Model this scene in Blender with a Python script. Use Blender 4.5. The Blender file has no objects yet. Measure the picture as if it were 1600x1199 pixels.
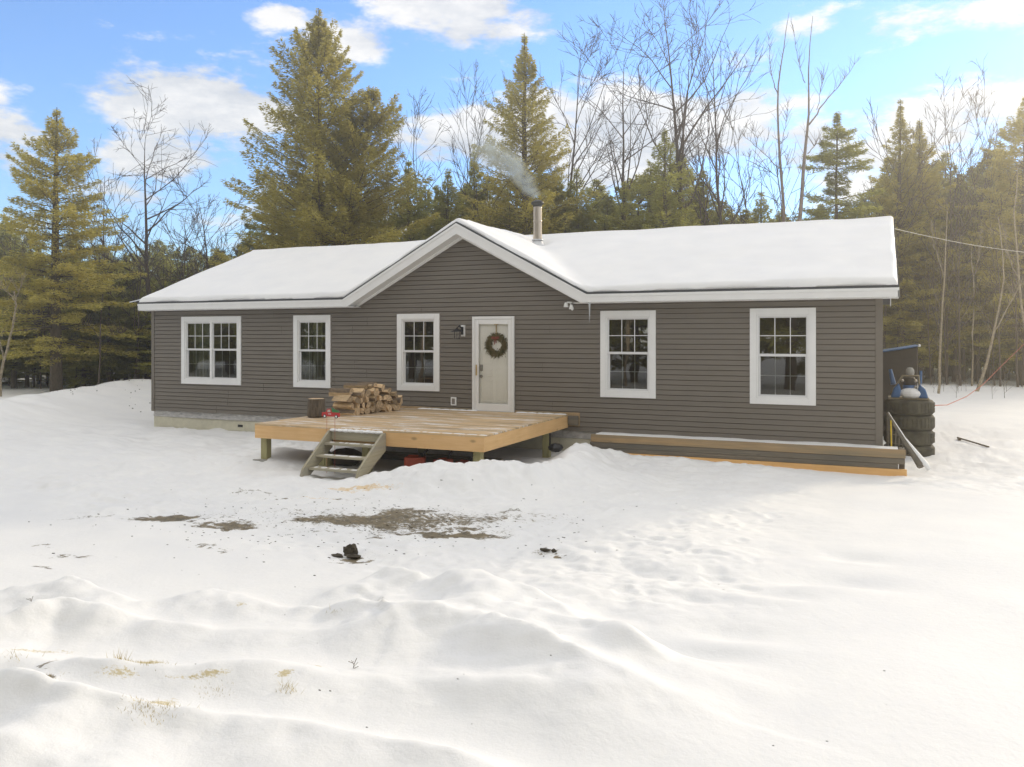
import bpy, math, random
import numpy as np
from mathutils import Vector, Matrix
R = math.radians
scene = bpy.context.scene
C = scene.collection
rnd = random.Random(7)

# ------------------------------------------------------------------ camera frame, used to read positions off the real planes
F = 1283.0
TH = math.atan(568 / F); cT, sT = math.cos(TH), math.sin(TH)
CX, CY, CZ = 18.21, -16.7, 2.5
def ray(u, v):
    xc = (u - 800) / F
    return (cT * xc - sT, sT * xc + cT, (526 - v) / F)
def onY(u, v, y=0.0):
    r = ray(u, v); t = (y - CY) / r[1]; return Vector((CX + r[0] * t, y, CZ + r[2] * t))
def onZ(u, v, z=0.0):
    r = ray(u, v); t = (z - CZ) / r[2]; return Vector((CX + r[0] * t, CY + r[1] * t, z))
def onD(u, v, d):
    r = ray(u, v); return Vector((CX + r[0] * d, CY + r[1] * d, CZ + r[2] * d))

# ------------------------------------------------------------------ materials
def nt(name):
    m = bpy.data.materials.new(name); m.use_nodes = True
    t = m.node_tree; t.nodes.clear()
    o = t.nodes.new('ShaderNodeOutputMaterial')
    return m, t, o
def L(t, a, b): t.links.new(a, b)
def noise(t, scale, detail=4, rough=.6, vec=None, stretch=None, coord='Object'):
    n = t.nodes.new('ShaderNodeTexNoise'); n.inputs['Scale'].default_value = scale
    n.inputs['Detail'].default_value = detail; n.inputs['Roughness'].default_value = rough
    tc = t.nodes.new('ShaderNodeTexCoord')
    src = tc.outputs[coord]
    if stretch:
        mp = t.nodes.new('ShaderNodeMapping'); mp.inputs['Scale'].default_value = stretch
        L(t, src, mp.inputs['Vector']); src = mp.outputs['Vector']
    L(t, vec or src, n.inputs['Vector'])
    return n.outputs['Fac']
def ramp(t, fac, stops):
    r = t.nodes.new('ShaderNodeValToRGB'); e = r.color_ramp.elements
    while len(e) < len(stops): e.new(.5)
    for i, (p, c) in enumerate(stops):
        e[i].position = p; e[i].color = (c[0], c[1], c[2], 1) if not isinstance(c, (int, float)) else (c, c, c, 1)
    L(t, fac, r.inputs['Fac']); return r.outputs['Color']
def mixc(t, fac, a, b, mode='MIX'):
    m = t.nodes.new('ShaderNodeMix'); m.data_type = 'RGBA'; m.blend_type = mode
    for s, v in ((m.inputs[0], fac), (m.inputs[6], a), (m.inputs[7], b)):
        if hasattr(v, 'type') and hasattr(v, 'links'): L(t, v, s)
        elif isinstance(v, (int, float)): s.default_value = v
        else: s.default_value = (*v, 1)
    return m.outputs[2]
def pbsdf(t, o, col, rough=.6, metal=0.0, bump=None, bdist=.01, bstr=.5, spec=None):
    b = t.nodes.new('ShaderNodeBsdfPrincipled')
    if hasattr(col, 'links'): L(t, col, b.inputs['Base Color'])
    else: b.inputs['Base Color'].default_value = (*col, 1)
    if hasattr(rough, 'links'): L(t, rough, b.inputs['Roughness'])
    else: b.inputs['Roughness'].default_value = rough
    b.inputs['Metallic'].default_value = metal
    if spec is not None: b.inputs['Specular IOR Level'].default_value = spec
    if bump is not None:
        bn = t.nodes.new('ShaderNodeBump'); bn.inputs['Distance'].default_value = bdist; bn.inputs['Strength'].default_value = bstr
        L(t, bump, bn.inputs['Height']); L(t, bn.outputs['Normal'], b.inputs['Normal'])
    L(t, b.outputs[0], o.inputs['Surface'])
    return b
def simple(name, col, rough=.6, metal=0.0, var=.15, scale=6, stretch=None, bdist=.004, bstr=.4):
    m, t, o = nt(name)
    n = noise(t, scale, 5, .6, stretch=stretch)
    a = tuple(c * (1 - var) for c in col); b = tuple(min(1, c * (1 + var)) for c in col)
    pbsdf(t, o, ramp(t, n, [(.3, a), (.7, b)]), rough, metal, n, bdist, bstr)
    return m
def wood(name, ca, cb, axis=0, scale=1.0, grey=None, knots=True, rough=.7, snow=None):
    """boards with grain along one axis; grey = weathered colour mixed in streaks, snow = amount of frozen dusting"""
    m, t, o = nt(name)
    st = [14, 14, 14]; st[axis] = .9
    g = noise(t, scale * 2.2, 6, .65, stretch=tuple(st))
    col = ramp(t, g, [(.3, ca), (.7, cb)])
    big = noise(t, .9, 3, .6)
    col = mixc(t, ramp(t, big, [(.35, 0), (.7, .45)]), col, tuple(c * .72 for c in ca))
    if knots:
        st2 = [3.2, 3.2, 3.2]; st2[axis] = 1.5
        v = t.nodes.new('ShaderNodeTexVoronoi'); v.inputs['Scale'].default_value = 1.1
        tc = t.nodes.new('ShaderNodeTexCoord'); mp = t.nodes.new('ShaderNodeMapping'); mp.inputs['Scale'].default_value = tuple(st2)
        L(t, tc.outputs['Object'], mp.inputs['Vector']); L(t, mp.outputs['Vector'], v.inputs['Vector'])
        col = mixc(t, ramp(t, v.outputs['Distance'], [(.05, .75), (.13, 0)]), col, tuple(c * .42 for c in ca))
    if grey:
        st3 = [7, 7, 7]; st3[axis] = .35
        gn = noise(t, 1.0, 5, .7, stretch=tuple(st3))
        col = mixc(t, ramp(t, gn, [(.42, 0), (.62, .85)]), col, grey)
    if snow:
        st3 = [3.2, 3.2, 3.2]; st3[axis] = .8
        sn = noise(t, 1.3, 8, .75, stretch=tuple(st3))
        col = mixc(t, ramp(t, sn, [(snow, 0), (snow + .12, .85)]), col, (.8, .81, .83))
    pbsdf(t, o, col, rough, 0, g, .004, .5)
    return m
M = {}
M['white_trim'] = simple('white_trim_paint', (.80, .80, .79), .45, var=.03, scale=3, bdist=.001)
M['sash'] = simple('white_vinyl', (.72, .72, .72), .4, var=.02, bdist=.001)
def mk_siding():
    m, t, o = nt('taupe_vinyl_siding')
    g = noise(t, 2.0, 4, .6, stretch=(.7, 1, 2)); b2 = noise(t, .5, 3, .5)
    col = ramp(t, g, [(.3, (.158, .138, .114)), (.7, (.174, .153, .127))])
    col = mixc(t, ramp(t, b2, [(.4, 0), (.75, .2)]), col, (.148, .127, .102))
    pbsdf(t, o, col, .6); return m
M['siding'] = mk_siding()
M['shingle'] = simple('dark_shingle', (.055, .06, .066), .85, var=.35, scale=40, bdist=.006)
M['foundation'] = simple('cream_block', (.58, .55, .43), .9, var=.08, scale=8)
def mk_foil():
    m, t, o = nt('crinkled_foil_sheet')
    g = noise(t, 4.0, 5, .6, stretch=(1.5, 1.5, 3))
    pbsdf(t, o, ramp(t, g, [(.35, (.36, .35, .34)), (.6, (.52, .50, .48)), (.75, (.72, .71, .70))]), .5, .1, g, .05, .8); return m
M['foil'] = mk_foil()
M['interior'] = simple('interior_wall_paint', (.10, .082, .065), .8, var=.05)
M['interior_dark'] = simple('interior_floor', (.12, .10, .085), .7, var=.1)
M['curtain'] = simple('pale_curtain', (.40, .42, .34), .9, var=.08, scale=3)
M['curtain_dark'] = simple('olive_curtain', (.24, .26, .20), .9, var=.1, scale=3)
M['black_metal'] = simple('black_metal', (.03, .03, .032), .4, .6, var=.1)
M['brass'] = simple('brass', (.55, .40, .20), .35, .8, var=.05)
M['nickel'] = simple('brushed_nickel', (.35, .33, .30), .35, .85, var=.05)
M['steel'] = simple('stainless_pipe', (.48, .42, .35), .36, .9, var=.08, scale=2, stretch=(6, 6, .5))
M['soot'] = simple('sooty_cap', (.06, .06, .055), .5, .7, var=.3)
M['door'] = simple('white_door_paint', (.95, .94, .88), .5, var=.02, bdist=.001)
M['grey_metal'] = simple('grey_aluminium', (.55, .56, .57), .4, .4, var=.05)
M['deck_rim'] = wood('new_pine_rim_board', (.72, .44, .19), (.82, .55, .28), 0)
M['deck_rim_y'] = wood('new_pine_rim_board_side', (.70, .43, .18), (.80, .54, .27), 1)
M['decking'] = wood('deck_planks', (.58, .40, .21), (.74, .54, .32), 0, grey=(.30, .23, .15), knots=False, snow=.525)
M['post'] = wood('treated_post', (.33, .31, .14), (.45, .41, .22), 2)
M['stair'] = wood('weathered_stair_wood', (.36, .32, .22), (.50, .46, .34), 0, grey=(.30, .28, .23))
M['stair_y'] = wood('weathered_stringer_wood', (.34, .30, .20), (.46, .42, .30), 1, grey=(.30, .28, .23))
M['timber_grey'] = wood('weathered_grey_timber', (.15, .125, .09), (.24, .205, .155), 0, grey=(.11, .105, .09))
M['timber_tan'] = wood('half_weathered_timber', (.36, .24, .12), (.50, .34, .18), 0, grey=(.22, .19, .13))
M['timber_new'] = wood('new_pine_timber', (.74, .42, .15), (.84, .52, .22), 0)
M['bark'] = simple('bark', (.115, .092, .066), .95, var=.45, scale=9, stretch=(3, 3, .7), bdist=.03, bstr=.9)
M['bark_grey'] = simple('grey_bark', (.090, .068, .052), .95, var=.4, scale=7, stretch=(3, 3, .7), bdist=.02, bstr=.8)
M['bark_pale'] = simple('pinkish_grey_bark', (.22, .175, .145), .9, var=.3, scale=5, bdist=.008)
M['bark_birch'] = simple('pale_birch_bark', (.27, .22, .145), .8, var=.45, scale=5, stretch=(1, 1, 3), bdist=.008)
def simple_var(name, col, rough, var, scale, stretch, lo, hi):
    m, t, o = nt(name); n = noise(t, scale, 6, .7, stretch=stretch)
    c = ramp(t, n, [(.3, tuple(q * (1 - var) for q in col)), (.7, tuple(min(1, q * (1 + var)) for q in col))])
    oi = t.nodes.new('ShaderNodeObjectInfo'); mr = t.nodes.new('ShaderNodeMapRange'); mr.inputs[3].default_value = lo; mr.inputs[4].default_value = hi
    hs = t.nodes.new('ShaderNodeHueSaturation'); L(t, oi.outputs['Random'], mr.inputs[0]); L(t, mr.outputs[0], hs.inputs['Value']); L(t, c, hs.inputs['Color'])
    pbsdf(t, o, hs.outputs[0], rough, 0, n, .012, .8); return m
M['log_bark'] = simple('log_bark', (.17, .125, .082), .95, var=.5, scale=14, stretch=(1, 5, 5), bdist=.02, bstr=.9)
M['log_wood'] = simple_var('split_firewood', (.62, .45, .26), .85, .35, 9, (.7, 6, 6), .62, 1.3)
M['log_end'] = simple_var('firewood_end_grain', (.50, .37, .23), .9, .5, 26, (1, 1, 1), .5, 1.35)
M['red'] = simple('red_paint', (.50, .03, .03), .4, var=.15)
M['green'] = simple('green_paint', (.04, .22, .07), .5, var=.15)
M['red_plastic'] = simple('faded_red_plastic', (.42, .07, .035), .5, var=.3)
M['dark_plastic'] = simple('black_plastic', (.02, .02, .022), .35, var=.2)
M['blue_plastic'] = simple('blue_plastic', (.03, .10, .24), .45, var=.25)
M['white_plastic'] = simple('white_plastic', (.78, .78, .76), .5, var=.03)
M['tan_wood'] = simple('tan_bar', (.24, .20, .13), .8, var=.25)
M['tyre'] = simple('old_tyre_rubber', (.075, .068, .045), .85, var=.5, scale=5, bdist=.01)
M['tarp'] = simple('dark_brown_tarp', (.05, .04, .028), .7, var=.3, scale=2, bdist=.05)
M['rope'] = simple('red_rope', (.42, .10, .06), .8)
M['cable'] = simple('pale_cable', (.5, .47, .4), .6)
M['yellow'] = simple('yellow_strap', (.75, .52, .03), .6)
M['pink'] = simple('dull_red_ribbon', (.30, .075, .05), .7)
M['dirt_lump'] = simple('dark_soil', (.060, .050, .035), 1.0, var=.4, scale=20, bdist=.03)
M['twig'] = simple('twig', (.13, .10, .07), .9)
M['grass'] = simple('dry_grass', (.46, .37, .17), .9, var=.3)
M['concrete'] = simple('concrete', (.33, .32, .29), .95, var=.15)
def mk_snow(name, ground=False):
    m, t, o = nt(name)
    n1 = noise(t, 14, 6, .7); n2 = noise(t, 1.3, 4, .6)
    col = ramp(t, n2, [(.3, (.79, .795, .805)), (.7, (.845, .845, .84))])
    h = t.nodes.new('ShaderNodeMath'); h.operation = 'ADD'; L(t, n1, h.inputs[0])
    if ground:
        at = t.nodes.new('ShaderNodeAttribute'); at.attribute_name = 'tramp'
        n3 = noise(t, 38, 6, .75)
        mu = t.nodes.new('ShaderNodeMath'); mu.operation = 'MULTIPLY'
        L(t, n3, mu.inputs[0]); L(t, at.outputs['Fac'], mu.inputs[1]); L(t, mu.outputs[0], h.inputs[1])
        for nm, ca, cb, sc, lo in (('dirt', (.045, .038, .018), (.23, .175, .09), 12, .42), ('saw', (.66, .47, .24), (.78, .62, .40), 16, .45), ('straw', (.46, .38, .20), (.66, .57, .36), 34, .45)):
            a = t.nodes.new('ShaderNodeAttribute'); a.attribute_name = nm
            nn = noise(t, sc, 8, .78, stretch=(1, 1.6, 1))
            n9 = t.nodes.new('ShaderNodeMath'); n9.operation = 'MULTIPLY_ADD'; n9.inputs[1].default_value = 2.6; n9.inputs[2].default_value = -1.05; L(t, nn, n9.inputs[0])
            s = t.nodes.new('ShaderNodeMath'); s.operation = 'ADD'
            L(t, a.outputs['Fac'], s.inputs[0]); L(t, n9.outputs[0], s.inputs[1])
            k = ramp(t, s.outputs[0], [(.72, 0), (.84, .55), (.98, .95)])
            dc = ramp(t, noise(t, 11, 8, .8), [(.36, ca), (.62, cb)])
            col = mixc(t, k, col, dc)
    else:
        h.inputs[1].default_value = 0
    b = pbsdf(t, o, col, .55, 0, h.outputs[0], .008 if not ground else .014, .45, spec=.25)
    return m
M['snow'] = mk_snow('fresh_snow'); M['ground'] = mk_snow('snow_ground', True)
def mk_foliage(name, dark, light, trans, tf=.4, sc=.55):
    m, t, o = nt(name)
    n = noise(t, sc, 4, .7); n2 = noise(t, 9, 4, .8)
    s = t.nodes.new('ShaderNodeMath'); s.operation = 'MULTIPLY_ADD'; s.inputs[1].default_value = 1.0
    L(t, n2, s.inputs[0]); L(t, n, s.inputs[2])
    col = ramp(t, s.outputs[0], [(.78, dark), (1.22, light)])
    oi = t.nodes.new('ShaderNodeObjectInfo')
    hs = t.nodes.new('ShaderNodeHueSaturation'); L(t, col, hs.inputs['Color'])
    mr = t.nodes.new('ShaderNodeMapRange'); mr.inputs[3].default_value = .8; mr.inputs[4].default_value = 1.25
    L(t, oi.outputs['Random'], mr.inputs[0]); L(t, mr.outputs[0], hs.inputs['Value'])
    d = t.nodes.new('ShaderNodeBsdfDiffuse'); L(t, hs.outputs[0], d.inputs['Color'])
    tr = t.nodes.new('ShaderNodeBsdfTranslucent'); tr.inputs['Color'].default_value = (*trans, 1)
    mx = t.nodes.new('ShaderNodeMixShader'); mx.inputs[0].default_value = tf
    L(t, d.outputs[0], mx.inputs[1]); L(t, tr.outputs[0], mx.inputs[2]); L(t, mx.outputs[0], o.inputs['Surface'])
    return m
M['fol_warm'] = mk_foliage('cedar_foliage', (.095, .100, .028), (.40, .36, .105), (.66, .57, .16), .5)
M['fol_green'] = mk_foliage('hemlock_foliage', (.070, .084, .024), (.30, .30, .085), (.56, .54, .15), .5)
M['fol_dark'] = mk_foliage('deep_wood_foliage', (.060, .075, .025), (.26, .26, .08), (.56, .53, .16), .5)
M['wreath'] = mk_foliage('wreath_needles', (.08, .085, .035), (.22, .18, .09), (.04, .06, .02), .1, 8)
def mk_glass(name, refl, tint, ior=1.5):
    m, t, o = nt(name)
    g = t.nodes.new('ShaderNodeBsdfGlossy'); g.inputs['Roughness'].default_value = .015; g.inputs['Color'].default_value = (.95, .95, .93, 1)
    nz = noise(t, .9, 2, .5); bn = t.nodes.new('ShaderNodeBump'); bn.inputs['Distance'].default_value = .012; bn.inputs['Strength'].default_value = .25
    L(t, nz, bn.inputs['Height']); L(t, bn.outputs[0], g.inputs['Normal'])
    tr = t.nodes.new('ShaderNodeBsdfTransparent'); tr.inputs['Color'].default_value = (*tint, 1)
    fr = t.nodes.new('ShaderNodeFresnel'); fr.inputs['IOR'].default_value = ior
    ma = t.nodes.new('ShaderNodeMath'); ma.operation = 'MULTIPLY_ADD'; ma.inputs[1].default_value = 1.0; ma.inputs[2].default_value = refl
    L(t, fr.outputs[0], ma.inputs[0])
    mx = t.nodes.new('ShaderNodeMixShader'); L(t, ma.outputs[0], mx.inputs[0]); L(t, tr.outputs[0], mx.inputs[1]); L(t, g.outputs[0], mx.inputs[2])
    L(t, mx.outputs[0], o.inputs['Surface']); return m
M['glass'] = mk_glass('window_glass', .20, (.62, .66, .58)); M['storm_glass'] = mk_glass('storm_door_glass', .0, (.99, .99, .985), 1.22); M['glass_screen'] = mk_glass('screened_window_glass', .08, (.52, .54, .50), 1.4)
def mk_ice():
    m, t, o = nt('clear_ice'); b = pbsdf(t, o, (.85, .9, .93), .1); b.inputs['Transmission Weight'].default_value = .7; b.inputs['IOR'].default_value = 1.31; return m
M['ice'] = mk_ice()

# ------------------------------------------------------------------ mesh helpers
class MB:
    def __init__(s): s.v = []; s.f = []; s.mi = []; s.sm = []
    def add(s, vs, fs, mi=0, smooth=False):
        n = len(s.v); s.v += [tuple(v) for v in vs]
        for f in fs: s.f.append(tuple(i + n for i in f)); s.mi.append(mi); s.sm.append(smooth)
    def box(s, x0, x1, y0, y1, z0, z1, mi=0, mat=None):
        if x0 > x1: x0, x1 = x1, x0
        if y0 > y1: y0, y1 = y1, y0
        if z0 > z1: z0, z1 = z1, z0
        vs = [Vector(p) for p in ((x0, y0, z0), (x1, y0, z0), (x1, y1, z0), (x0, y1, z0), (x0, y0, z1), (x1, y0, z1), (x1, y1, z1), (x0, y1, z1))]
        if mat: vs = [mat @ v for v in vs]
        s.add(vs, [(0, 3, 2, 1), (4, 5, 6, 7), (0, 1, 5, 4), (1, 2, 6, 5), (2, 3, 7, 6), (3, 0, 4, 7)], mi)
    def prism(s, pts, axis, a, b, mi=0):
        """polygon in the plane across axis, extruded from a to b"""
        def put(p, q):
            return {'x': (q, p[0], p[1]), 'y': (p[0], q, p[1]), 'z': (p[0], p[1], q)}[axis]
        n = len(pts); vs = [put(p, a) for p in pts] + [put(p, b) for p in pts]
        fs = [tuple(range(n)), tuple(range(2 * n - 1, n - 1, -1))] + [(i, i + n, (i + 1) % n + n, (i + 1) % n) for i in range(n)]
        s.add(vs, fs, mi)
    def tube(s, pts, rad, n=8, mi=0, cap=True):
        pts = [Vector(p) for p in pts]; k = len(pts)
        rs = rad if isinstance(rad, (list, tuple)) else [rad] * k
        vs = []
        d0 = (pts[1] - pts[0]).normalized()
        up = Vector((0, 0, 1)) if abs(d0.z) < .9 else Vector((1, 0, 0))
        for i, p in enumerate(pts):
            d = (pts[min(i + 1, k - 1)] - pts[max(i - 1, 0)]).normalized()
            a = d.cross(up).normalized(); b = d.cross(a)
            for j in range(n):
                t = 2 * math.pi * j / n; vs.append(p + (a * math.cos(t) + b * math.sin(t)) * rs[i])
        fs = [(i * n + j, i * n + (j + 1) % n, (i + 1) * n + (j + 1) % n, (i + 1) * n + j) for i in range(k - 1) for j in range(n)]
        s.add(vs, fs, mi, n > 5)
        if cap: s.add([vs[j] for j in range(n)], [tuple(range(n))], mi); s.add([vs[(k - 1) * n + j] for j in range(n)], [tuple(range(n - 1, -1, -1))], mi)
    def lathe(s, prof, c, n=20, mi=0, axis='z', smooth=True):
        vs = []
        for r, h in prof:
            for j in range(n):
                t = 2 * math.pi * j / n; a, b = r * math.cos(t), r * math.sin(t)
                vs.append({'z': (c[0] + a, c[1] + b, c[2] + h), 'y': (c[0] + a, c[1] + h, c[2] + b), 'x': (c[0] + h, c[1] + a, c[2] + b)}[axis])
        k = len(prof)
        s.add(vs, [(i * n + j, i * n + (j + 1) % n, (i + 1) * n + (j + 1) % n, (i + 1) * n + j) for i in range(k - 1) for j in range(n)], mi, smooth)
    def ball(s, c, r, n=10, mi=0, jit=0, seed=0):
        rr = random.Random(seed); rx, ry, rz = r if isinstance(r, (tuple, list)) else (r, r, r)
        prof = []; vs = []
        for i in range(n // 2 + 1):
            p = math.pi * i / (n // 2)
            for j in range(n):
                t = 2 * math.pi * j / n; k = 1 + rr.uniform(-jit, jit)
                vs.append((c[0] + rx * k * math.sin(p) * math.cos(t), c[1] + ry * k * math.sin(p) * math.sin(t), c[2] - rz * k * math.cos(p)))
        s.add(vs, [(i * n + j, i * n + (j + 1) % n, (i + 1) * n + (j + 1) % n, (i + 1) * n + j) for i in range(n // 2) for j in range(n)], mi, jit == 0)
    def build(s, name, mats, parent=None, bevel=0):
        if not isinstance(mats, (list, tuple)): mats = [mats]
        off = org(parent) if parent else Vector((0, 0, 0))
        me = bpy.data.meshes.new(name)
        me.from_pydata([(v[0] - off.x, v[1] - off.y, v[2] - off.z) for v in s.v], [], s.f)
        me.polygons.foreach_set('material_index', s.mi); me.polygons.foreach_set('use_smooth', s.sm)
        for m in mats: me.materials.append(m)
        me.update()
        o = bpy.data.objects.new(name, me); C.objects.link(o)
        if parent: o.parent = parent
        if bevel:
            md = o.modifiers.new('bevel', 'BEVEL'); md.width = bevel; md.segments = 2; md.limit_method = 'ANGLE'
        return o
def org(o):
    v = Vector((0, 0, 0))
    while o: v += o.location; o = o.parent
    return v
def tag(o, label=None, cat=None, group=None, kind=None):
    if label: o['label'] = label
    if cat: o['category'] = cat
    if group: o['group'] = group
    if kind: o['kind'] = kind
    return o
def empty(name, loc, label, cat, group=None):
    o = bpy.data.objects.new(name, None); C.objects.link(o); o.location = loc; o.empty_display_size = .3
    return tag(o, label, cat, group)
def npmesh(name, V, Fc, mat, smooth=False, parent=None):
    """V (n,3) array, Fc (m,k) array of equal-sized faces"""
    me = bpy.data.meshes.new(name); V = np.asarray(V, dtype=np.float32); Fc = np.asarray(Fc, dtype=np.int32)
    me.vertices.add(len(V)); me.vertices.foreach_set('co', V.ravel())
    k = Fc.shape[1]; me.loops.add(Fc.size); me.loops.foreach_set('vertex_index', Fc.ravel())
    me.polygons.add(len(Fc)); me.polygons.foreach_set('loop_start', np.arange(len(Fc), dtype=np.int32) * k)
    me.polygons.foreach_set('loop_total', np.full(len(Fc), k, dtype=np.int32))
    me.polygons.foreach_set('use_smooth', np.full(len(Fc), smooth))
    me.materials.append(mat); me.update(calc_edges=True)
    o = bpy.data.objects.new(name, me); C.objects.link(o)
    if parent: o.parent = parent
    return o
def copy_tree(o, parent=None):
    c = o.copy(); C.objects.link(c); c.parent = parent
    for ch in list(o.children): copy_tree(ch, c)
    return c

# ------------------------------------------------------------------ value noise on arrays
def vnoise(x, y, seed=0):
    g = np.random.RandomState(seed).rand(256, 256)
    xi = np.floor(x).astype(int); yi = np.floor(y).astype(int); fx = x - xi; fy = y - yi
    fx = fx * fx * (3 - 2 * fx); fy = fy * fy * (3 - 2 * fy)
    a = g[xi % 256, yi % 256]; b = g[(xi + 1) % 256, yi % 256]; c = g[xi % 256, (yi + 1) % 256]; d = g[(xi + 1) % 256, (yi + 1) % 256]
    return (a * (1 - fx) + b * fx) * (1 - fy) + (c * (1 - fx) + d * fx) * fy - .5
def fbm(x, y, seed=0, octv=4, gain=.5):
    s = 0; a = 1
    for i in range(octv): s = s + a * vnoise(x * 2 ** i + 17 * i, y * 2 ** i + 31 * i, seed + i); a *= gain
    return s
def sst(a, b, x):
    t = np.clip((x - a) / (b - a), 0, 1); return t * t * (3 - 2 * t)

# ------------------------------------------------------------------ terrain
def seg_dist(x, y, pts):
    best = np.full(x.shape, 1e9); side = np.zeros(x.shape); hh = np.zeros(x.shape)
    for (x0, y0, h0), (x1, y1, h1) in zip(pts[:-1], pts[1:]):
        dx, dy = x1 - x0, y1 - y0; l2 = dx * dx + dy * dy
        t = np.clip(((x - x0) * dx + (y - y0) * dy) / l2, 0, 1)
        ex = x - x0 - t * dx; ey = y - y0 - t * dy; d = np.hypot(ex, ey)
        k = d < best; best = np.where(k, d, best); hh = np.where(k, h0 + t * (h1 - h0), hh)
        side = np.where(k, np.sign(dx * ey - dy * ex), side)
    return best, side, hh
def px_line(l, z=0.0): return [(onZ(u, v, z).x, onZ(u, v, z).y, h) for u, v, h in l]
# plough banks and ruts in the drive: (points, width on the house side, width on the near side)
BANKS = [
    (px_line([(-500, 960, .12), (0, 925, .14), (120, 915, .2), (220, 935, .1), (330, 925, .17), (450, 950, .10), (560, 955, .16), (650, 975, .1), (760, 1000, .16), (900, 1045, .14), (1100, 1100, .03)], .1), .18, .55),
    (px_line([(-500, 1020, .14), (0, 985, .16), (90, 962, .22), (200, 970, .16), (330, 985, .05), (480, 985, .03)], .1), .15, .4),
    (px_line([(500, 1000, .02), (600, 985, .12), (700, 960, .10), (800, 965, .14), (900, 985, .12), (1060, 1020, .02)], .1), .2, .45),
    (px_line([(480, 935, .0), (540, 915, .16), (600, 905, .24), (680, 915, .18), (740, 918, .26), (830, 945, .20), (930, 985, .16), (1050, 1030, .08), (1250, 1080, 0)], .1), .2, .7),
    (px_line([(-600, 1060, .1), (0, 1040, .12), (150, 1060, .12), (330, 1060, .1), (520, 1075, .08), (700, 1085, .1), (900, 1100, .07), (1150, 1110, .0)], .05), .25, .35),
    (px_line([(-700, 1120, .1), (0, 1085, .14), (130, 1110, .16), (260, 1120, .12), (440, 1140, .10), (640, 1180, .1), (900, 1260, .1), (1100, 1350, .1)], .05), .12, .45),
    (px_line([(-700, 1250, .1), (0, 1180, .10), (200, 1230, .10), (500, 1330, .1)], .05), .3, .5),
]
MOUND = [(9.95, -5.3, .02), (10.5, -4.95, .22), (11.3, -4.7, .34), (12.1, -4.6, .46), (12.9, -4.15, .40), (13.3, -3.2, .30), (13.1, -2.2, .36), (13.0, -1.35, .40), (13.6, -1.15, .22), (15, -1.15, .13), (17, -1.15, .06), (18.4, -1.1, .0), (19.5, -1.1, .02)]
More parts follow.
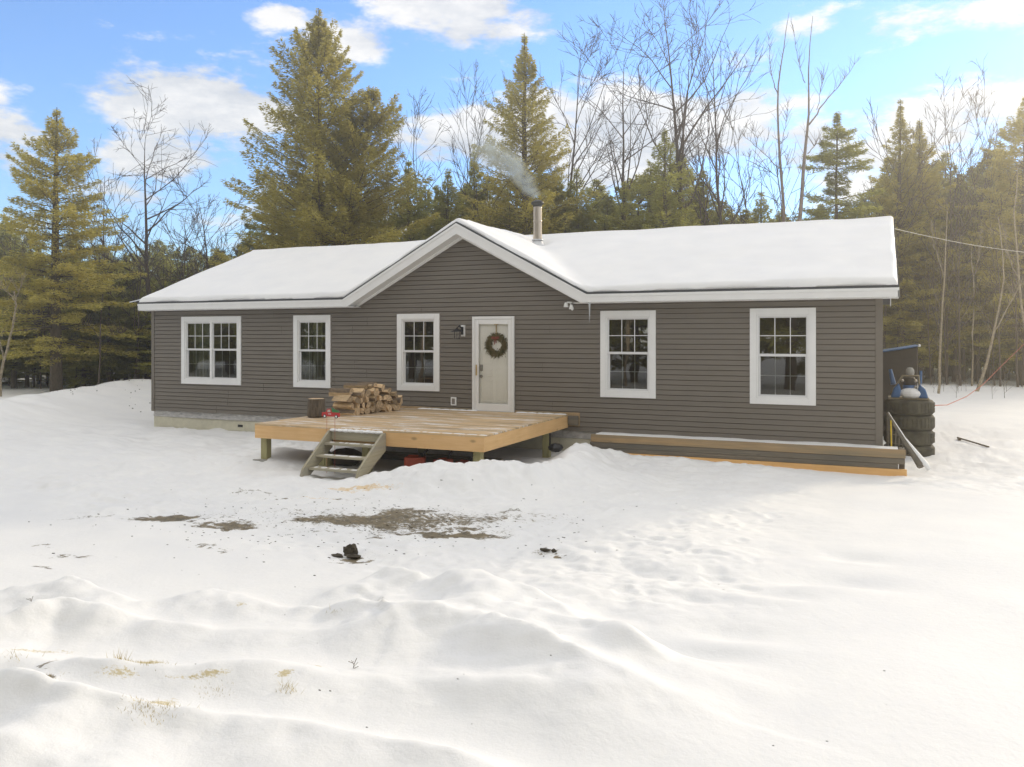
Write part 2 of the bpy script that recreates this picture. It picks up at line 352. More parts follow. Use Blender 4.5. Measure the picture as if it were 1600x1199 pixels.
def terrain(x, y):
    z = .10 * fbm(x / 5.5, y / 5.5, 3, 3)
    far = np.hypot(x - 10, y + 2)
    z = z + .9 * fbm(x / 30, y / 30, 9, 3) * sst(22, 60, far)
    z = z + .30 * sst(-1, -9, x) * sst(-6, 3, y) + .32 * sst(6, 24, y)
    z = z + .10 * np.exp(-((x + 8.5) / 1.5) ** 2) * (1 + fbm(x, y, 44, 3)) * sst(-4, 6, y)
    # trampled area in front of the house
    tr = sst(-9.9, -8.3, y + .5 * fbm(x / 2, y / 2, 5, 2) - .15 * (14 - x)) * sst(1.5, 0, y) * sst(-8, 1, x) * (1 - sst(15.3, 18.5, x + .6 * fbm(x, y, 6, 2)))
    tr = np.maximum(tr, sst(17.5, 19, x) * sst(-2.5, -1, y) * sst(12, 6, y) * .6)
    z = z + tr * (.10 * (1 + .5 * sst(9, 5, x)) * fbm(x / .9, y / .75, 11, 5, .6) + .03 * np.abs(fbm(x / .18, y / .18, 12, 2)))
    sm = (1 - tr)
    z = z + sm * .035 * fbm(x / 1.6, y / .9, 21, 2) + .006 * fbm(x / .2, y / .2, 22, 2) * (.3 + tr)
    # soft dimples on the open snow in the middle
    for (u, v, r, h) in [(1150, 910, .55, .07), (1240, 905, .4, .05), (1130, 985, .45, .09), (1010, 1000, .55, .09), (1080, 930, .3, .05), (1320, 905, .45, .07), (1330, 870, .3, .04), (1000, 890, .4, .05), (1100, 1020, .35, .06), (1220, 930, .3, .04), (960, 960, .3, .05)]:
        c = onZ(u, v, 0); z = z - h * np.exp(-(((x - c.x) / (r * 1.3)) ** 2 + ((y - c.y) / (r * .8)) ** 2) * 1.6) + .35 * h * np.exp(-(((x - c.x) / (r * 1.5)) ** 2 + ((y - c.y + r * .8) / (r * .5)) ** 2) * 1.6)
    for i, (pts, wu, wd) in enumerate(BANKS):
        wob = .16 * fbm(x / 1.1, y / 1.1, 60 + i, 3)
        d, sd, h = seg_dist(x, y + wob, pts)
        w = np.where(sd > 0, wu, wd)
        z = z + h * 1.02 * np.exp(-(d / w) ** 1.5) * (1 + .7 * fbm(x / .5, y / .5, 70 + i, 3) + .10 * np.abs(fbm(x / .11, y / .11, 75, 2)))
    # shoveled snow beside the deck and along the planter
    d, sd, h = seg_dist(x, y, MOUND)
    lump = 1 + .42 * fbm(x / .34, y / .34, 81, 4)
    m = h * np.exp(-(d / np.where(sd > 0, .40, .62)) ** 2.0) * lump
    z = np.maximum(z, 0) * 0 + z + m
    d, sd, h = seg_dist(x, y, [(-40, -14, .7), (-14, -5.5, .65), (-5.6, -.6, .52), (-7.4, 4.2, .50), (-8.6, 7.5, .46), (-8, 14, .3)])
    z = z + h * .8 * np.exp(-(d / np.where(sd > 0, 1.2, 2.6)) ** 2) * (1 + .35 * fbm(x / .8, y / .8, 83, 4))
    # hollow under the deck, drifts by its left post
    ud = sst(7.0, 7.5, x) * sst(12.5, 12.0, x) * sst(-4.3, -3.8, y) * sst(.5, 0, y)
    z = z * (1 - .9 * ud) + .02 * ud
    z = z + .20 * np.exp(-(((x - 7.0) / 1.1) ** 2 + ((y + 3.4) / .9) ** 2))
    # drive dip where earth shows
    for (u, v, rx, ry, h) in [(640, 815, 2.0, .5, .05), (260, 806, .9, .3, .03)]:
        c = onZ(u, v, 0); z = z - h * np.exp(-(((x - c.x) / rx) ** 2 + ((y - c.y) / ry) ** 2))
    return z, tr
def axis(lo, f0, f1, hi, step):
    mid = list(np.arange(f0, f1 + 1e-6, step)); a = []; p = f0; s = step
    while p > lo: s *= 1.035; p -= s; a.append(p)
    b = []; p = f1; s = step
    while p < hi: s *= 1.035; p += s; b.append(p)
    return np.array(a[::-1] + mid + b)
xs = axis(-260, 6, 20.5, 260, .036); ys = axis(-200, -14.2, -1.0, 300, .036)
X, Y = np.meshgrid(xs, ys, indexing='ij')
Z, TR = terrain(X, Y)
frs = np.random.RandomState(5)
def stamp(cx, cy, r, depth, asp, ang):
    i0, i1 = np.searchsorted(xs, [cx - 2.5 * r, cx + 2.5 * r]); j0, j1 = np.searchsorted(ys, [cy - 2.5 * r, cy + 2.5 * r])
    if i1 <= i0 or j1 <= j0: return
    a = X[i0:i1, j0:j1] - cx; b = Y[i0:i1, j0:j1] - cy
    p = a * math.cos(ang) + b * math.sin(ang); q = -a * math.sin(ang) + b * math.cos(ang)
    d = np.sqrt((p / asp) ** 2 + q ** 2) / r
    Z[i0:i1, j0:j1] += depth * (-np.exp(-(d ** 4)) + .35 * np.exp(-((d - 1.35) / .3) ** 2))
k = 0
while k < 1300:
    cx, cy = frs.uniform(-2, 18), frs.uniform(-9.3, -1.2)
    i = np.searchsorted(xs, cx); j = np.searchsorted(ys, cy)
    if TR[i, j] < .4 or (7.2 < cx < 12.4 and cy > -4.3): k += 1; continue
    stamp(cx, cy, frs.uniform(.05, .12), frs.uniform(.003, .018), frs.uniform(1.2, 2.0), frs.uniform(0, 3.14)); k += 1
for n in range(60):     # heavier trampling towards the right middle
    c = onZ(frs.uniform(760, 1040), frs.uniform(830, 935)); stamp(c.x, c.y, frs.uniform(.05, .12), frs.uniform(.004, .018), frs.uniform(1.2, 1.9), frs.uniform(0, 3.14))
def ell_mask(lst, warp=.35, seed=90):
    m = np.zeros(X.shape)
    wx = X + warp * fbm(X / .6, Y / .6, seed, 5, .7); wy = Y + warp * .8 * fbm(X / .6, Y / .35, seed + 9, 5, .7)
    for (u, v, rx, ry, a, ang) in lst:
        c = onZ(u, v, 0); p = (wx - c.x) * math.cos(ang) + (wy - c.y) * math.sin(ang); q = -(wx - c.x) * math.sin(ang) + (wy - c.y) * math.cos(ang)
        m = np.maximum(m, a * np.exp(-((p / rx) ** 2 + (q / ry) ** 2)))
    return m
dirt = ell_mask([(640, 812, 2.4, .62, .55, .45), (480, 800, 1.6, .3, .38, .45), (280, 808, 1.0, .28, .42, .45), (268, 806, .62, .28, .85, .45), (318, 814, .5, .07, .5, .5), (358, 821, .34, .2, .8, .45), (500, 812, .8, .26, .70, .45), (560, 815, .9, .32, .78, .45),
                 (600, 808, 1.0, .36, .74, .45), (640, 800, .8, .30, .62, .45), (690, 829, .9, .22, .92, .42), (640, 826, .6, .10, .6, .42), (730, 833, .5, .08, .55, .42), (395, 772, .5, .06, .55, .45), (440, 780, .6, .05, .48, .45),
                 (540, 780, .5, .07, .5, .45), (500, 832, .5, .07, .55, .45), (600, 838, .25, .08, .6, .45), (130, 803, .6, .05, .5, .5), (320, 858, .25, .04, .6, .3), (55, 885, .35, .05, .6, .3), (550, 868, .32, .12, .8, .3),
                 (60, 852, .4, .05, .55, .3), (855, 856, .1, .04, .8, .3), (110, 862, .5, .05, .5, .3), (800, 803, .7, .10, .48, .3), (75, 1072, .10, .05, .8, .3), (92, 1058, .06, .06, .7, .3), (620, 955, .1, .04, .5, .3)])
saw = ell_mask([(605, 750, .40, .30, .72, .5), (560, 768, .7, .16, .55, .3), (620, 740, .3, .15, .6, 0), (480, 778, .6, .06, .45, .4)], .3, 120) * 1.6
dirt = np.where(dirt > .40, dirt * 1.36, dirt * 1.1)
straw = 1.5 * ell_mask([(225, 1045, .18, .08, .62, .6), (335, 1080, .14, .05, .60, .5), (240, 1120, .16, .10, .55, .6), (445, 1080, .06, .05, .66, .5), (290, 1085, .25, .03, .5, .5), (60, 1035, .25, .05, .45, .5), (380, 965, .07, .06, .5, .3), (520, 965, .1, .05, .45, .3), (500, 1062, .12, .03, .45, .3), (170, 1085, .2, .06, .45, .3)], .12, 150)
nx, ny = len(xs), len(ys)
idx = np.arange(nx * ny).reshape(nx, ny)
quads = np.stack([idx[:-1, :-1], idx[1:, :-1], idx[1:, 1:], idx[:-1, 1:]], -1).reshape(-1, 4)
gnd = npmesh('ground', np.stack([X, Y, Z], -1).reshape(-1, 3), quads, M['ground'], True)
for nm, arr in (('tramp', TR), ('dirt', dirt), ('saw', saw), ('straw', straw)):
    a = gnd.data.attributes.new(nm, 'FLOAT', 'POINT'); a.data.foreach_set('value', arr.astype(np.float32).ravel())
tag(gnd, kind='structure')
def gz(x, y):
    i = min(max(np.searchsorted(xs, x), 1), nx - 1); j = min(max(np.searchsorted(ys, y), 1), ny - 1)
    fx = (x - xs[i - 1]) / (xs[i] - xs[i - 1]); fy = (y - ys[j - 1]) / (ys[j] - ys[j - 1])
    return float((Z[i - 1, j - 1] * (1 - fx) + Z[i, j - 1] * fx) * (1 - fy) + (Z[i - 1, j] * (1 - fx) + Z[i, j] * fx) * fy)

# ------------------------------------------------------------------ house
HX0, HX1, HD = 0.0, 18.3, 8.2
ZB, ZT = .47, 3.20                       # siding bottom, soffit
GC, GH = 9.6, 1.72                       # gable centre, wall apex above soffit is derived from the slope
GS = (5.05 - 3.42) / 3.02                # gable slope
RS = (5.13 - 3.42) / 4.42                # main slope
house = empty('house', (9.15, 0, 0), 'long single storey taupe sided house with white trim, front gable and snow covered roof', 'house')
OPEN = [(1.07, 3.13, 1.23, 3.03), (4.82, 5.95, 1.23, 3.03), (7.86, 9.0, 1.23, 3.03), (9.86, 10.89, .80, 2.95), (12.88, 14.07, 1.22, 3.04), (15.95, 17.17, 1.18, 3.05)]
HOLE = [(a + .06, b - .06, c + (.06 if i != 3 else 0), d - .06) for i, (a, b, c, d) in enumerate(OPEN)]
def gable_half(z): return max(0.0, (5.05 - .12 - z) / GS)      # half width of the gable wall at height z
def siding():
    mb = MB(); H = .1045; z = ZB; 
    levels = []
    while z < 4.95: levels.append(z); z += H
    for z0 in levels:
        z1 = z0 + H
        cuts = sorted({z0, z1, z0 + .84 * H} | {h for o in HOLE for h in (o[2], o[3]) if z0 < h < z1} | ({ZT} if z0 < ZT < z1 else set()))
        for a, b in zip(cuts[:-1], cuts[1:]):
            mid = (a + b) / 2
            if a < ZT - 1e-6: spans = [(HX0 + .06, HX1 - .06)]
            else:
                g = gable_half(a); spans = [(GC - g, GC + g)] if g > .05 else []
            for o in HOLE:
                if o[2] < mid < o[3]:
                    ns = []
                    for s0, s1 in spans:
                        if o[1] <= s0 or o[0] >= s1: ns.append((s0, s1))
                        else:
                            if s0 < o[0]: ns.append((s0, o[0]))
                            if o[1] < s1: ns.append((o[1], s1))
                    spans = ns
            def yp(zz):
                q_ = (zz - z0) / H; return -.030 + .008 * q_ / .84 if q_ <= .84 else -.022 + .018 * (q_ - .84) / .16
            ya, yb = yp(a), yp(b)
            for s0, s1 in spans:
                t0, t1 = s0, s1
                if a >= ZT - 1e-6:
                    g2 = gable_half(b); t0, t1 = GC - g2, GC + g2
                mb.add([(s0, ya, a), (s1, ya, a), (t1, yb, b), (t0, yb, b)], [(0, 1, 2, 3)])
                if a == z0: mb.add([(s0, ya, a), (s1, ya, a), (s0, 0.02, a), (s1, .02, a)], [(2, 3, 1, 0)])
    # seams where panels lap, a hair proud
    rs_ = random.Random(31)
    for i_ in range(0, 26, 2):
        for bx in (3.75, 7.5, 11.3, 15.0):
            x = bx + rs_.uniform(-1.5, 1.5); za = ZB + i_ * H
            if any(o[0] - .15 < x < o[1] + .15 and o[2] - .25 < za < o[3] for o in HOLE): continue
            for q_ in (0, 1): mb.box(x, x + .005, -.033, -.024, za + q_ * H + .002, za + q_ * H + .080)
    o = mb.build('siding', M['siding'], house); return o
siding()
def side_siding():
    for name, x, sgn in (('left', HX0, -1), ('right', HX1, 1)):
        mb = MB(); z = ZB
        while z < 5.0:
            z1 = z + .117
            def span(zz):
                if zz <= ZT: return (.06, HD)
                d = (zz - ZT) / RS; return (min(.06 + d, 4.07), max(HD - d, 4.12))
            a, b = span(z), span(z1)
            mb.add([(x + sgn * .02, a[0], z), (x + sgn * .02, a[1], z), (x, b[1], z1), (x, b[0], z1), (x, a[0], z), (x, a[1], z)], [(0, 1, 2, 3), (0, 1, 5, 4)])
            z = z1
        mb.build('siding', M['siding'], house)
side_siding()
mb = MB(); mb.box(HX0, HX1, HD - .02, HD, ZB, ZT); mb.build('siding', M['siding'], house)
for x0, x1 in ((HX0 - .035, HX0 + .07), (HX1 - .09, HX1 + .035)):
    mb = MB(); mb.box(x0, x1, -.04, .07, ZB - .02, ZT); mb.build('corner_post', M['siding'], house, .004)
# foundation: cream blocks with joints
mb = MB()
for r, (z0, z1) in enumerate(((-.5, .03), (.034, .30))):
    x = HX0 - .005; n = 0
    while x < HX1 + .005:
        w = (1.25 if n or r == 0 else .7); x1 = min(x + w, HX1 + .005); mb.box(x, x1 - .006, .03, .25, z0, z1); x += w; n += 1
mb.box(HX0 + .02, HX1 - .02, .045, .24, -.5, .29)
mb.box(HX0, HX0 + .2, .26, HD, -.5, .30); mb.box(HX1 - .2, HX1, .26, HD, -.5, .30)
fo = mb.build('foundation', M['foundation'], house, .003)
mb = MB(); mb.lathe([(0, -.012), (.07, -.012), (.075, 0)], (3.05, .03, .165), 16, 0, 'y'); vv = mb.v
mb2 = MB(); mb2.box(2.97, 3.13, .015, .031, .135, .195); mb2.build('vent', M['black_metal'], fo, .006)
# crinkled foil skirt under the siding
fx = np.arange(HX0, HX1 + .01, .08); fz = np.linspace(.305, .485, 5)
FX, FZ = np.meshgrid(fx, fz, indexing='ij'); FY = .012 + .035 * fbm(FX * 3, FZ * 9, 200, 3)
ii = np.arange(FX.size).reshape(FX.shape)
fq = np.stack([ii[:-1, :-1], ii[1:, :-1], ii[1:, 1:], ii[:-1, 1:]], -1).reshape(-1, 4)
npmesh('foil_skirt', np.stack([FX - 9.15, FY, FZ], -1).reshape(-1, 3), fq, M['foil'], False, house)
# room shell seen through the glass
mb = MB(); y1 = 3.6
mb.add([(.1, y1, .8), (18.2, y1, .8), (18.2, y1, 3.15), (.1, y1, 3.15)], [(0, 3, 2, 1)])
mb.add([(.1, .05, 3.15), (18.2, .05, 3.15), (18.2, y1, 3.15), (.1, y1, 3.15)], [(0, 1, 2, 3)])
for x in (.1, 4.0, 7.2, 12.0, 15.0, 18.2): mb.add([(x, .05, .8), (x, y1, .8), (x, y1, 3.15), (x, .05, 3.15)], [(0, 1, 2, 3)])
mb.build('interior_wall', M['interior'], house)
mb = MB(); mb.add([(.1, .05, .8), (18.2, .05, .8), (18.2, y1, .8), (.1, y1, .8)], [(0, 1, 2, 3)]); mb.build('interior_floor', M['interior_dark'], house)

def make_window(x0, x1, z0, z1, double=False, curtain=None):
    t = .125; y = -.05
    mb = MB()
    # outer trim with a stepped inner edge
    mb.box(x0, x0 + t, y, .0, z0, z1); mb.box(x1 - t, x1, y, .0, z0, z1)
    mb.box(x0 + t, x1 - t, y, .0, z1 - t, z1); mb.box(x0 + t, x1 - t, y, .0, z0, z0 + t)
    e = .03
    mb.box(x0 + t, x0 + t + e, y + .02, .05, z0 + t, z1 - t); mb.box(x1 - t - e, x1 - t, y + .02, .05, z0 + t, z1 - t)
    mb.box(x0 + t + e, x1 - t - e, y + .02, .05, z1 - t - e, z1 - t); mb.box(x0 + t + e, x1 - t - e, y + .02, .05, z0 + t, z0 + t + e)
    if double:
        xm = (x0 + x1) / 2; mb.box(xm - .035, xm + .035, y + .015, .06, z0 + t + e, z1 - t - e)
    w = mb.build('window', M['white_trim'], house, .003)
    zi0, zi1 = z0 + t + e, z1 - t - e; zm = (zi0 + zi1) / 2 + .02
    cols = [(x0 + t + e, x1 - t - e)] if not double else [(x0 + t + e, xm - .035), (xm + .035, x1 - t - e)]
    sb = MB(); gr = MB()
    panes = []
    for a, b in cols:
        for (c, d, yy, s) in ((zm, zi1, .0, .025), (zi0, zm, .02, .04)):
            sb.box(a, a + s, yy, yy + .03, c, d); sb.box(b - s, b, yy, yy + .03, c, d)
            sb.box(a + s, b - s, yy, yy + .03, d - (.03 if d == zi1 else .025), d); sb.box(a + s, b - s, yy, yy + .03, c, c + (.03 if c == zi0 else .028))
            pb = MB(); pb.add([(a + s, yy + .012, c), (b - s, yy + .012, c), (b - s, yy + .012, d), (a + s, yy + .012, d)], [(0, 1, 2, 3)])
            panes.append((pb, 'glass' if d == zi1 else 'glass_screen'))
            for q in (1, 2):
                xx = a + s + (b - a - 2 * s) * q / 3; gy = .003 if d == zi1 else .016; gr.box(xx - .008, xx + .008, yy + gy, yy + gy + .006, c + .028, d - .025)
            zz = (c + d) / 2; gr.box(a + s, b - s, yy + gy + .0005, yy + gy + .0055, zz - .008, zz + .008)
        sb.box(a, b, -.012, .0, zm - .02, zm + .02)
    sb.build('sash', M['sash'], w, .002); gr.build('grille', M['sash'], w)
    for pb, gk in panes: pb.build('pane', M[gk], w)
    if curtain:
        for (a, b, key) in curtain:
            cb = MB(); n = max(8, int((b - a) / .02)); vs = []
            for i in range(n + 1):
                xx = a + (b - a) * i / n; yy = .16 + .035 * math.sin(i * 1.3) + .01 * math.sin(i * 3.1)
                vs += [(xx, yy, z0 - .1), (xx, yy, z1 + .05)]
            cb.add(vs, [(2 * i, 2 * i + 2, 2 * i + 3, 2 * i + 1) for i in range(n)], 0, True); cb.build('curtain', M[key], w)
    return w
cs = [[(1.15, 1.5, 'curtain_dark'), (1.5, 1.85, 'curtain')], [(4.9, 5.25, 'curtain_dark'), (5.28, 5.58, 'curtain')], None, None, None, None]
for i in (0, 1, 2, 4, 5):
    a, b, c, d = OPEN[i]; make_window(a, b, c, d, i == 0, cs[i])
# door
a, b, c, d = OPEN[3]
mb = MB(); t = .06
mb.box(a, a + t, -.06, .06, c, d); mb.box(b - t, b, -.06, .06, c, d); mb.box(a + t, b - t, -.06, .06, d - t, d)
mb.box(a, a + .015, -.075, -.06, c, d); mb.box(b - .03, b, -.078, -.06, c, d)
mb.build('door_frame', M['white_trim'], house, .003)
mb = MB(); s = .085; A, B = a + t + .004, b - t - .004
mb.box(A, A + s, -.05, -.015, c + .03, d - t - .004); mb.box(B - s, B, -.05, -.015, c + .03, d - t - .004)
mb.box(A + s, B - s, -.05, -.015, d - t - .004 - .11, d - t - .004); mb.box(A + s, B - s, -.05, -.015, c + .03, c + .19)
st = mb.build('storm_door', M['white_trim'], house, .004)
mb = MB(); mb.add([(A + s, -.032, c + .19), (B - s, -.032, c + .19), (B - s, -.032, d - t - .114), (A + s, -.032, d - t - .114)], [(0, 1, 2, 3)])
mb.build('pane', M['storm_glass'], st)
mb = MB(); mb.box(A + .03, A + .055, -.085, -.05, 1.62, 1.86); mb.build('handle', M['brass'], st, .005)
mb = MB()
mb.box(A - .02, B + .02, .025, .065, c, d - t)
def panel(x0, x1, z0, z1):
    e = .022
    mb.box(x0, x1, .014, .025, z0, z0 + e); mb.box(x0, x1, .014, .025, z1 - e, z1); mb.box(x0, x0 + e, .014, .025, z0 + e, z1 - e); mb.box(x1 - e, x1, .014, .025, z0 + e, z1 - e)
    mb.box(x0 + 2.4 * e, x1 - 2.4 * e, .018, .025, z0 + 2.4 * e, z1 - 2.4 * e)
xm = (A + B) / 2
for (z0, z1) in ((c + .22, c + .72), (c + .80, c + .98), (c + 1.06, c + 1.72)):
    panel(A + .14, xm - .04, z0, z1); panel(xm + .04, B - .14, z0, z1)
ed = mb.build('entry_door', M['door'], house, .003)
mb = MB(); mb.lathe([(0, -.045), (.03, -.045), (.036, -.02), (.018, -.01), (.03, 0)], (A + .13, .022, 1.60), 14, 0, 'y'); mb.build('door_knob', M['nickel'], ed)
mb = MB(); mb.box(A + .095, A + .165, .0, .024, 1.72, 1.86); mb.build('deadbolt', M['nickel'], ed, .008)
mb = MB(); mb.box(A, B, -.07, .05, c - .03, c + .028); mb.build('threshold', M['grey_metal'], house, .003)
# wreath between the doors
wc = Vector((xm + .06, .0, 2.30))
wr = empty('wreath', (wc.x, wc.y, wc.z), 'round evergreen wreath with a red bow hanging on the white front door', 'wreath')
rs = np.random.RandomState(3); n = 1500
ang = rs.uniform(0, 2 * math.pi, n); rad = .19 + rs.normal(0, .036, n)
cen = np.stack([wc.x + rad * np.cos(ang), wc.y - .0 + rs.uniform(-.02, .012, n), wc.z + rad * np.sin(ang)], 1)
dr = np.stack([np.cos(ang + rs.normal(0, .9, n)), rs.normal(0, .12, n), np.sin(ang + rs.normal(0, .9, n))], 1); dr /= np.linalg.norm(dr, axis=1)[:, None]
sd = np.cross(dr, np.array([0, 1, 0])) * .008
V = np.concatenate([cen - sd, cen + sd, cen + dr * .06], 1).reshape(-1, 3) - np.array(wc)
npmesh('needles', V, np.arange(len(V)).reshape(-1, 3), M['wreath'], False, wr)
mb = MB(); 
for s in (-1, 1): mb.ball((wc.x - .02 + s * .05, wc.y - .02, wc.z + .17), (.055, .01, .035), 8)
mb.ball((wc.x - .02, wc.y - .02, wc.z + .17), (.02, .008, .02), 8); mb.box(wc.x - .05, wc.x - .03, wc.y - .02, wc.y - .015, wc.z + .02, wc.z + .16); mb.box(wc.x - .015, wc.x + .008, wc.y - .02, wc.y - .015, wc.z + .05, wc.z + .16)
mb.build('bow', M['pink'], wr)
mb = MB(); mb.box(wc.x - .012, wc.x + .012, wc.y - .015, wc.y - .01, wc.z + .2, d - t - .12); mb.box(wc.x - .05, wc.x + .05, wc.y - .02, wc.y - .008, d - t - .13, d - t - .115); mb.build('hanger', M['brass'], wr)

# wall lantern
mb = MB(); mb.box(9.575, 9.665, -.07, -.02, 2.50, 2.76); lan = mb.build('wall_lantern', M['white_trim'], house, .004)
mb = MB(); mb.box(9.585, 9.64, -.10, -.07, 2.54, 2.72); mb.tube([(9.61, -.1, 2.68), (9.60, -.2, 2.74), (9.58, -.26, 2.70)], .012, 6); mb.build('bracket', M['black_metal'], lan)
mb = MB(); lc = (9.575, -.27, 2.44)
mb.lathe([(.015, .26), (.03, .23), (.135, .175), (.14, .165), (.06, .17)], lc, 14)
for i in range(6):
    t_ = i * math.pi / 3; p = (lc[0] + .062 * math.cos(t_), lc[1] + .062 * math.sin(t_)); mb.tube([(p[0], p[1], lc[2]), (p[0], p[1], lc[2] + .17)], .005, 4)
mb.lathe([(0, 0), (.07, 0), (.07, .012), (0, .012)], lc, 12); mb.build('shade', M['black_metal'], lan)
mb = MB(); mb.lathe([(.055, .015), (.055, .165)], lc, 12); mb.build('glass', M['storm_glass'], lan)
# outlet box
mb = MB(); mb.box(9.30, 9.44, -.05, -.02, .92, 1.11); ou = mb.build('outlet_box', M['white_trim'], house, .005)
mb = MB(); mb.box(9.33, 9.41, -.056, -.05, .95, 1.08); mb.build('outlet_face', simple('grey_face', (.22, .20, .18)), ou, .003)

# ---- roof: height field of main roof and cross gable
EY0, EY1, EX0, EX1 = -.35, HD + .35, -.20, 18.6
def roofz(x, y):
    main = np.where(y < 4.07, 3.42 + (y - EY0) * RS, 3.42 + (EY1 - y) * RS)
    gab = 5.08 - np.abs(x - GC) * GS
    gab = np.where(y < 4.05, gab, -9)
    return main, gab
def roofsheet(name, mat, thick, smoothk, xsr, ysr, bottom, parent=None, off=(0, 0, 0)):
    XX, YY = np.meshgrid(xsr, ysr, indexing='ij'); m, g = roofz(XX, YY)
    if smoothk:
        gg = np.where(g < -5, 3.0, g); h = np.clip(.5 + .5 * (m - gg) / smoothk, 0, 1); zz = m * h + gg * (1 - h) + smoothk * h * (1 - h)
        zz = np.where(YY > 4.0, m, zz)
    else: zz = np.maximum(m, g)
    zb = np.maximum(m, g) + bottom
    zt = zz + thick(XX, YY) if callable(thick) else zz + thick
    zt = np.maximum(zt, zb + .002)
    n1, n2 = XX.shape; id0 = np.arange(n1 * n2).reshape(n1, n2); id1 = id0 + n1 * n2
    q = [np.stack([id0[:-1, :-1], id0[1:, :-1], id0[1:, 1:], id0[:-1, 1:]], -1).reshape(-1, 4), np.stack([id1[:-1, :-1], id1[:-1, 1:], id1[1:, 1:], id1[1:, :-1]], -1).reshape(-1, 4)]
    for e0, e1 in ((id0[:, 0], id1[:, 0]), (id0[:, -1], id1[:, -1]), (id0[0], id1[0]), (id0[-1], id1[-1])):
        q.append(np.stack([e1[:-1], e1[1:], e0[1:], e0[:-1]], -1))
    V = np.concatenate([np.stack([XX, YY, zt], -1).reshape(-1, 3), np.stack([XX, YY, zb], -1).reshape(-1, 3)]) - np.array(off)
    return npmesh(name, V, np.concatenate(q), mat, bool(smoothk), parent)
rx = np.unique(np.concatenate([np.arange(EX0, EX1, .15), [EX1, GC]])); ry = np.unique(np.concatenate([[EY0, EY0 + .01], np.arange(EY0 + .15, 4.0, .15), [4.049, 4.051, 4.1, EY1]]))
roofsheet('roof', M['shingle'], 0.0, 0, rx, ry, -.035, house, (9.15, 0, 0))
def snowt(x, y):
    d = np.minimum(np.minimum(x - EX0 - .02, EX1 - .02 - x), y - EY0 - .015)
    d = d + .032 * fbm(x * 2, y * 2, 300, 4)
    ing = np.abs(x - GC) * GS; m, g = roofz(x, y)
    t = .125 + .045 * fbm(x / 1.6, y / 1.3, 301, 3) + .012 * fbm(x / .5, y / .5, 303, 2)
    t = t + np.where((g > m) & (y < .2), -.02, 0)
    w = .09; k = np.clip(d / w, 0, 1)
    # the snow has slipped and melted around the pipe
    pd = np.hypot(x - 10.13, y - 3.2); t = t * (.25 + .75 * sst(.16, .42, pd))
    return t * np.sqrt(np.clip(1 - (1 - k) ** 2.4, 0, 1))
def dens(a, b, step, w=.2, fine=.02): return np.unique(np.round(np.concatenate([np.arange(a, a + w, fine), np.arange(a + w, b - w, step), np.arange(b - w, b + 1e-6, fine)]), 4))
sx = dens(EX0 + .02, EX1 - .02, .06); sy = dens(EY0 + .02, EY1 - .02, .07)
snow = roofsheet('roof_snow', M['snow'], snowt, .12, sx, sy, .004)
tag(snow, 'thick smooth blanket of white snow lying on the whole roof', 'snow', kind='stuff')
# fascia, soffits and rake boards
mb = MB()
GL, GR = GC - (5.08 - 3.42) / GS, GC + (5.08 - 3.42) / GS       # feet of the gable at the eave
mb.box(EX0, GL + .02, EY0, EY0 + .025, 3.215, 3.388); mb.box(EX0, GL + .02, EY0 - .008, EY0, 3.33, 3.385)
mb.box(EX0 + .001, GL + .30, EY0 + .026, .03, 3.200, 3.214); mb.box(EX0, EX0 + .02, EY0 + .026, 0.0, 3.215, 3.40)
mb.build('fascia', M['white_trim'], house, .003)
mb = MB(); mb.box(GR - .02, EX1, EY0, EY0 + .025, 3.215, 3.388); mb.box(GR - .02, EX1, EY0 - .008, EY0, 3.33, 3.385)
mb.box(GR - .30, EX1 - .001, EY0 + .026, .03, 3.200, 3.214); mb.box(EX1 - .02, EX1, EY0 + .026, 0.0, 3.215, 3.40)
mb.build('fascia', M['white_trim'], house, .003)
def rake(sgn):
    mb = MB(); w = .21
    xf = GC + sgn * (5.045 - 3.385) / GS; zf = 3.385
    top = [(GC, 5.045), (xf, zf)]
    lo = [(GC, 5.045 - w * 1.14), (xf - sgn * .0, zf - w * 1.14)]
    foot = (xf + sgn * .0, 3.215)
    # outer board
    xl = GC + sgn * (5.045 - w * 1.14 - 3.215) / GS
    pts = [(GC, 5.045), (xf, zf), (xf, 3.215), (xl, 3.215), (GC, 5.045 - w * 1.14)]
    mb.prism(pts if sgn > 0 else pts[::-1], 'y', EY0 - .001, EY0 + .024)
    pts2 = [(GC, 5.045), (xf, zf), (xf - sgn * .03, zf - .045), (GC, 5.045 - .06)]
    mb.prism(pts2 if sgn > 0 else pts2[::-1], 'y', EY0 - .012, EY0 - .001)
    # sloping soffit back to the wall
    z1 = 5.045 - w * 1.14 + .02; xb = GC + sgn * (z1 - 3.215) / GS
    pts3 = [(GC, z1), (xb, 3.215), (xb - sgn * .02, 3.205), (GC, z1 - .018)]
    mb.prism(pts3 if sgn > 0 else pts3[::-1], 'y', EY0 + .025, -.0)
    # inner frieze against the siding
    z2 = z1 - .02; xc_ = GC + sgn * (z2 - 3.215) / GS
    pts4 = [(GC, z2), (xc_, 3.215), (xc_ - sgn * .10, 3.215), (GC, z2 - .08)]
    mb.prism(pts4 if sgn > 0 else pts4[::-1], 'y', -.045, -.023)
    mb.build('rake_board', M['white_trim'], house)
rake(-1); rake(1)
for x in (EX0 - .002, EX1 - .02):
    mb = MB()
    for (ya, za, yb, zb_) in ((EY0, 3.385, 4.1, 3.385 + 4.45 * RS), (EY1, 3.385, 4.1, 3.385 + 4.45 * RS)):
        mb.prism([(ya, za), (yb, zb_), (yb, zb_ - .19), (ya, za - (.17 if ya < 0 else .04))], 'x', x, x + .022)
    mb.build('rake_board', M['white_trim'], house)
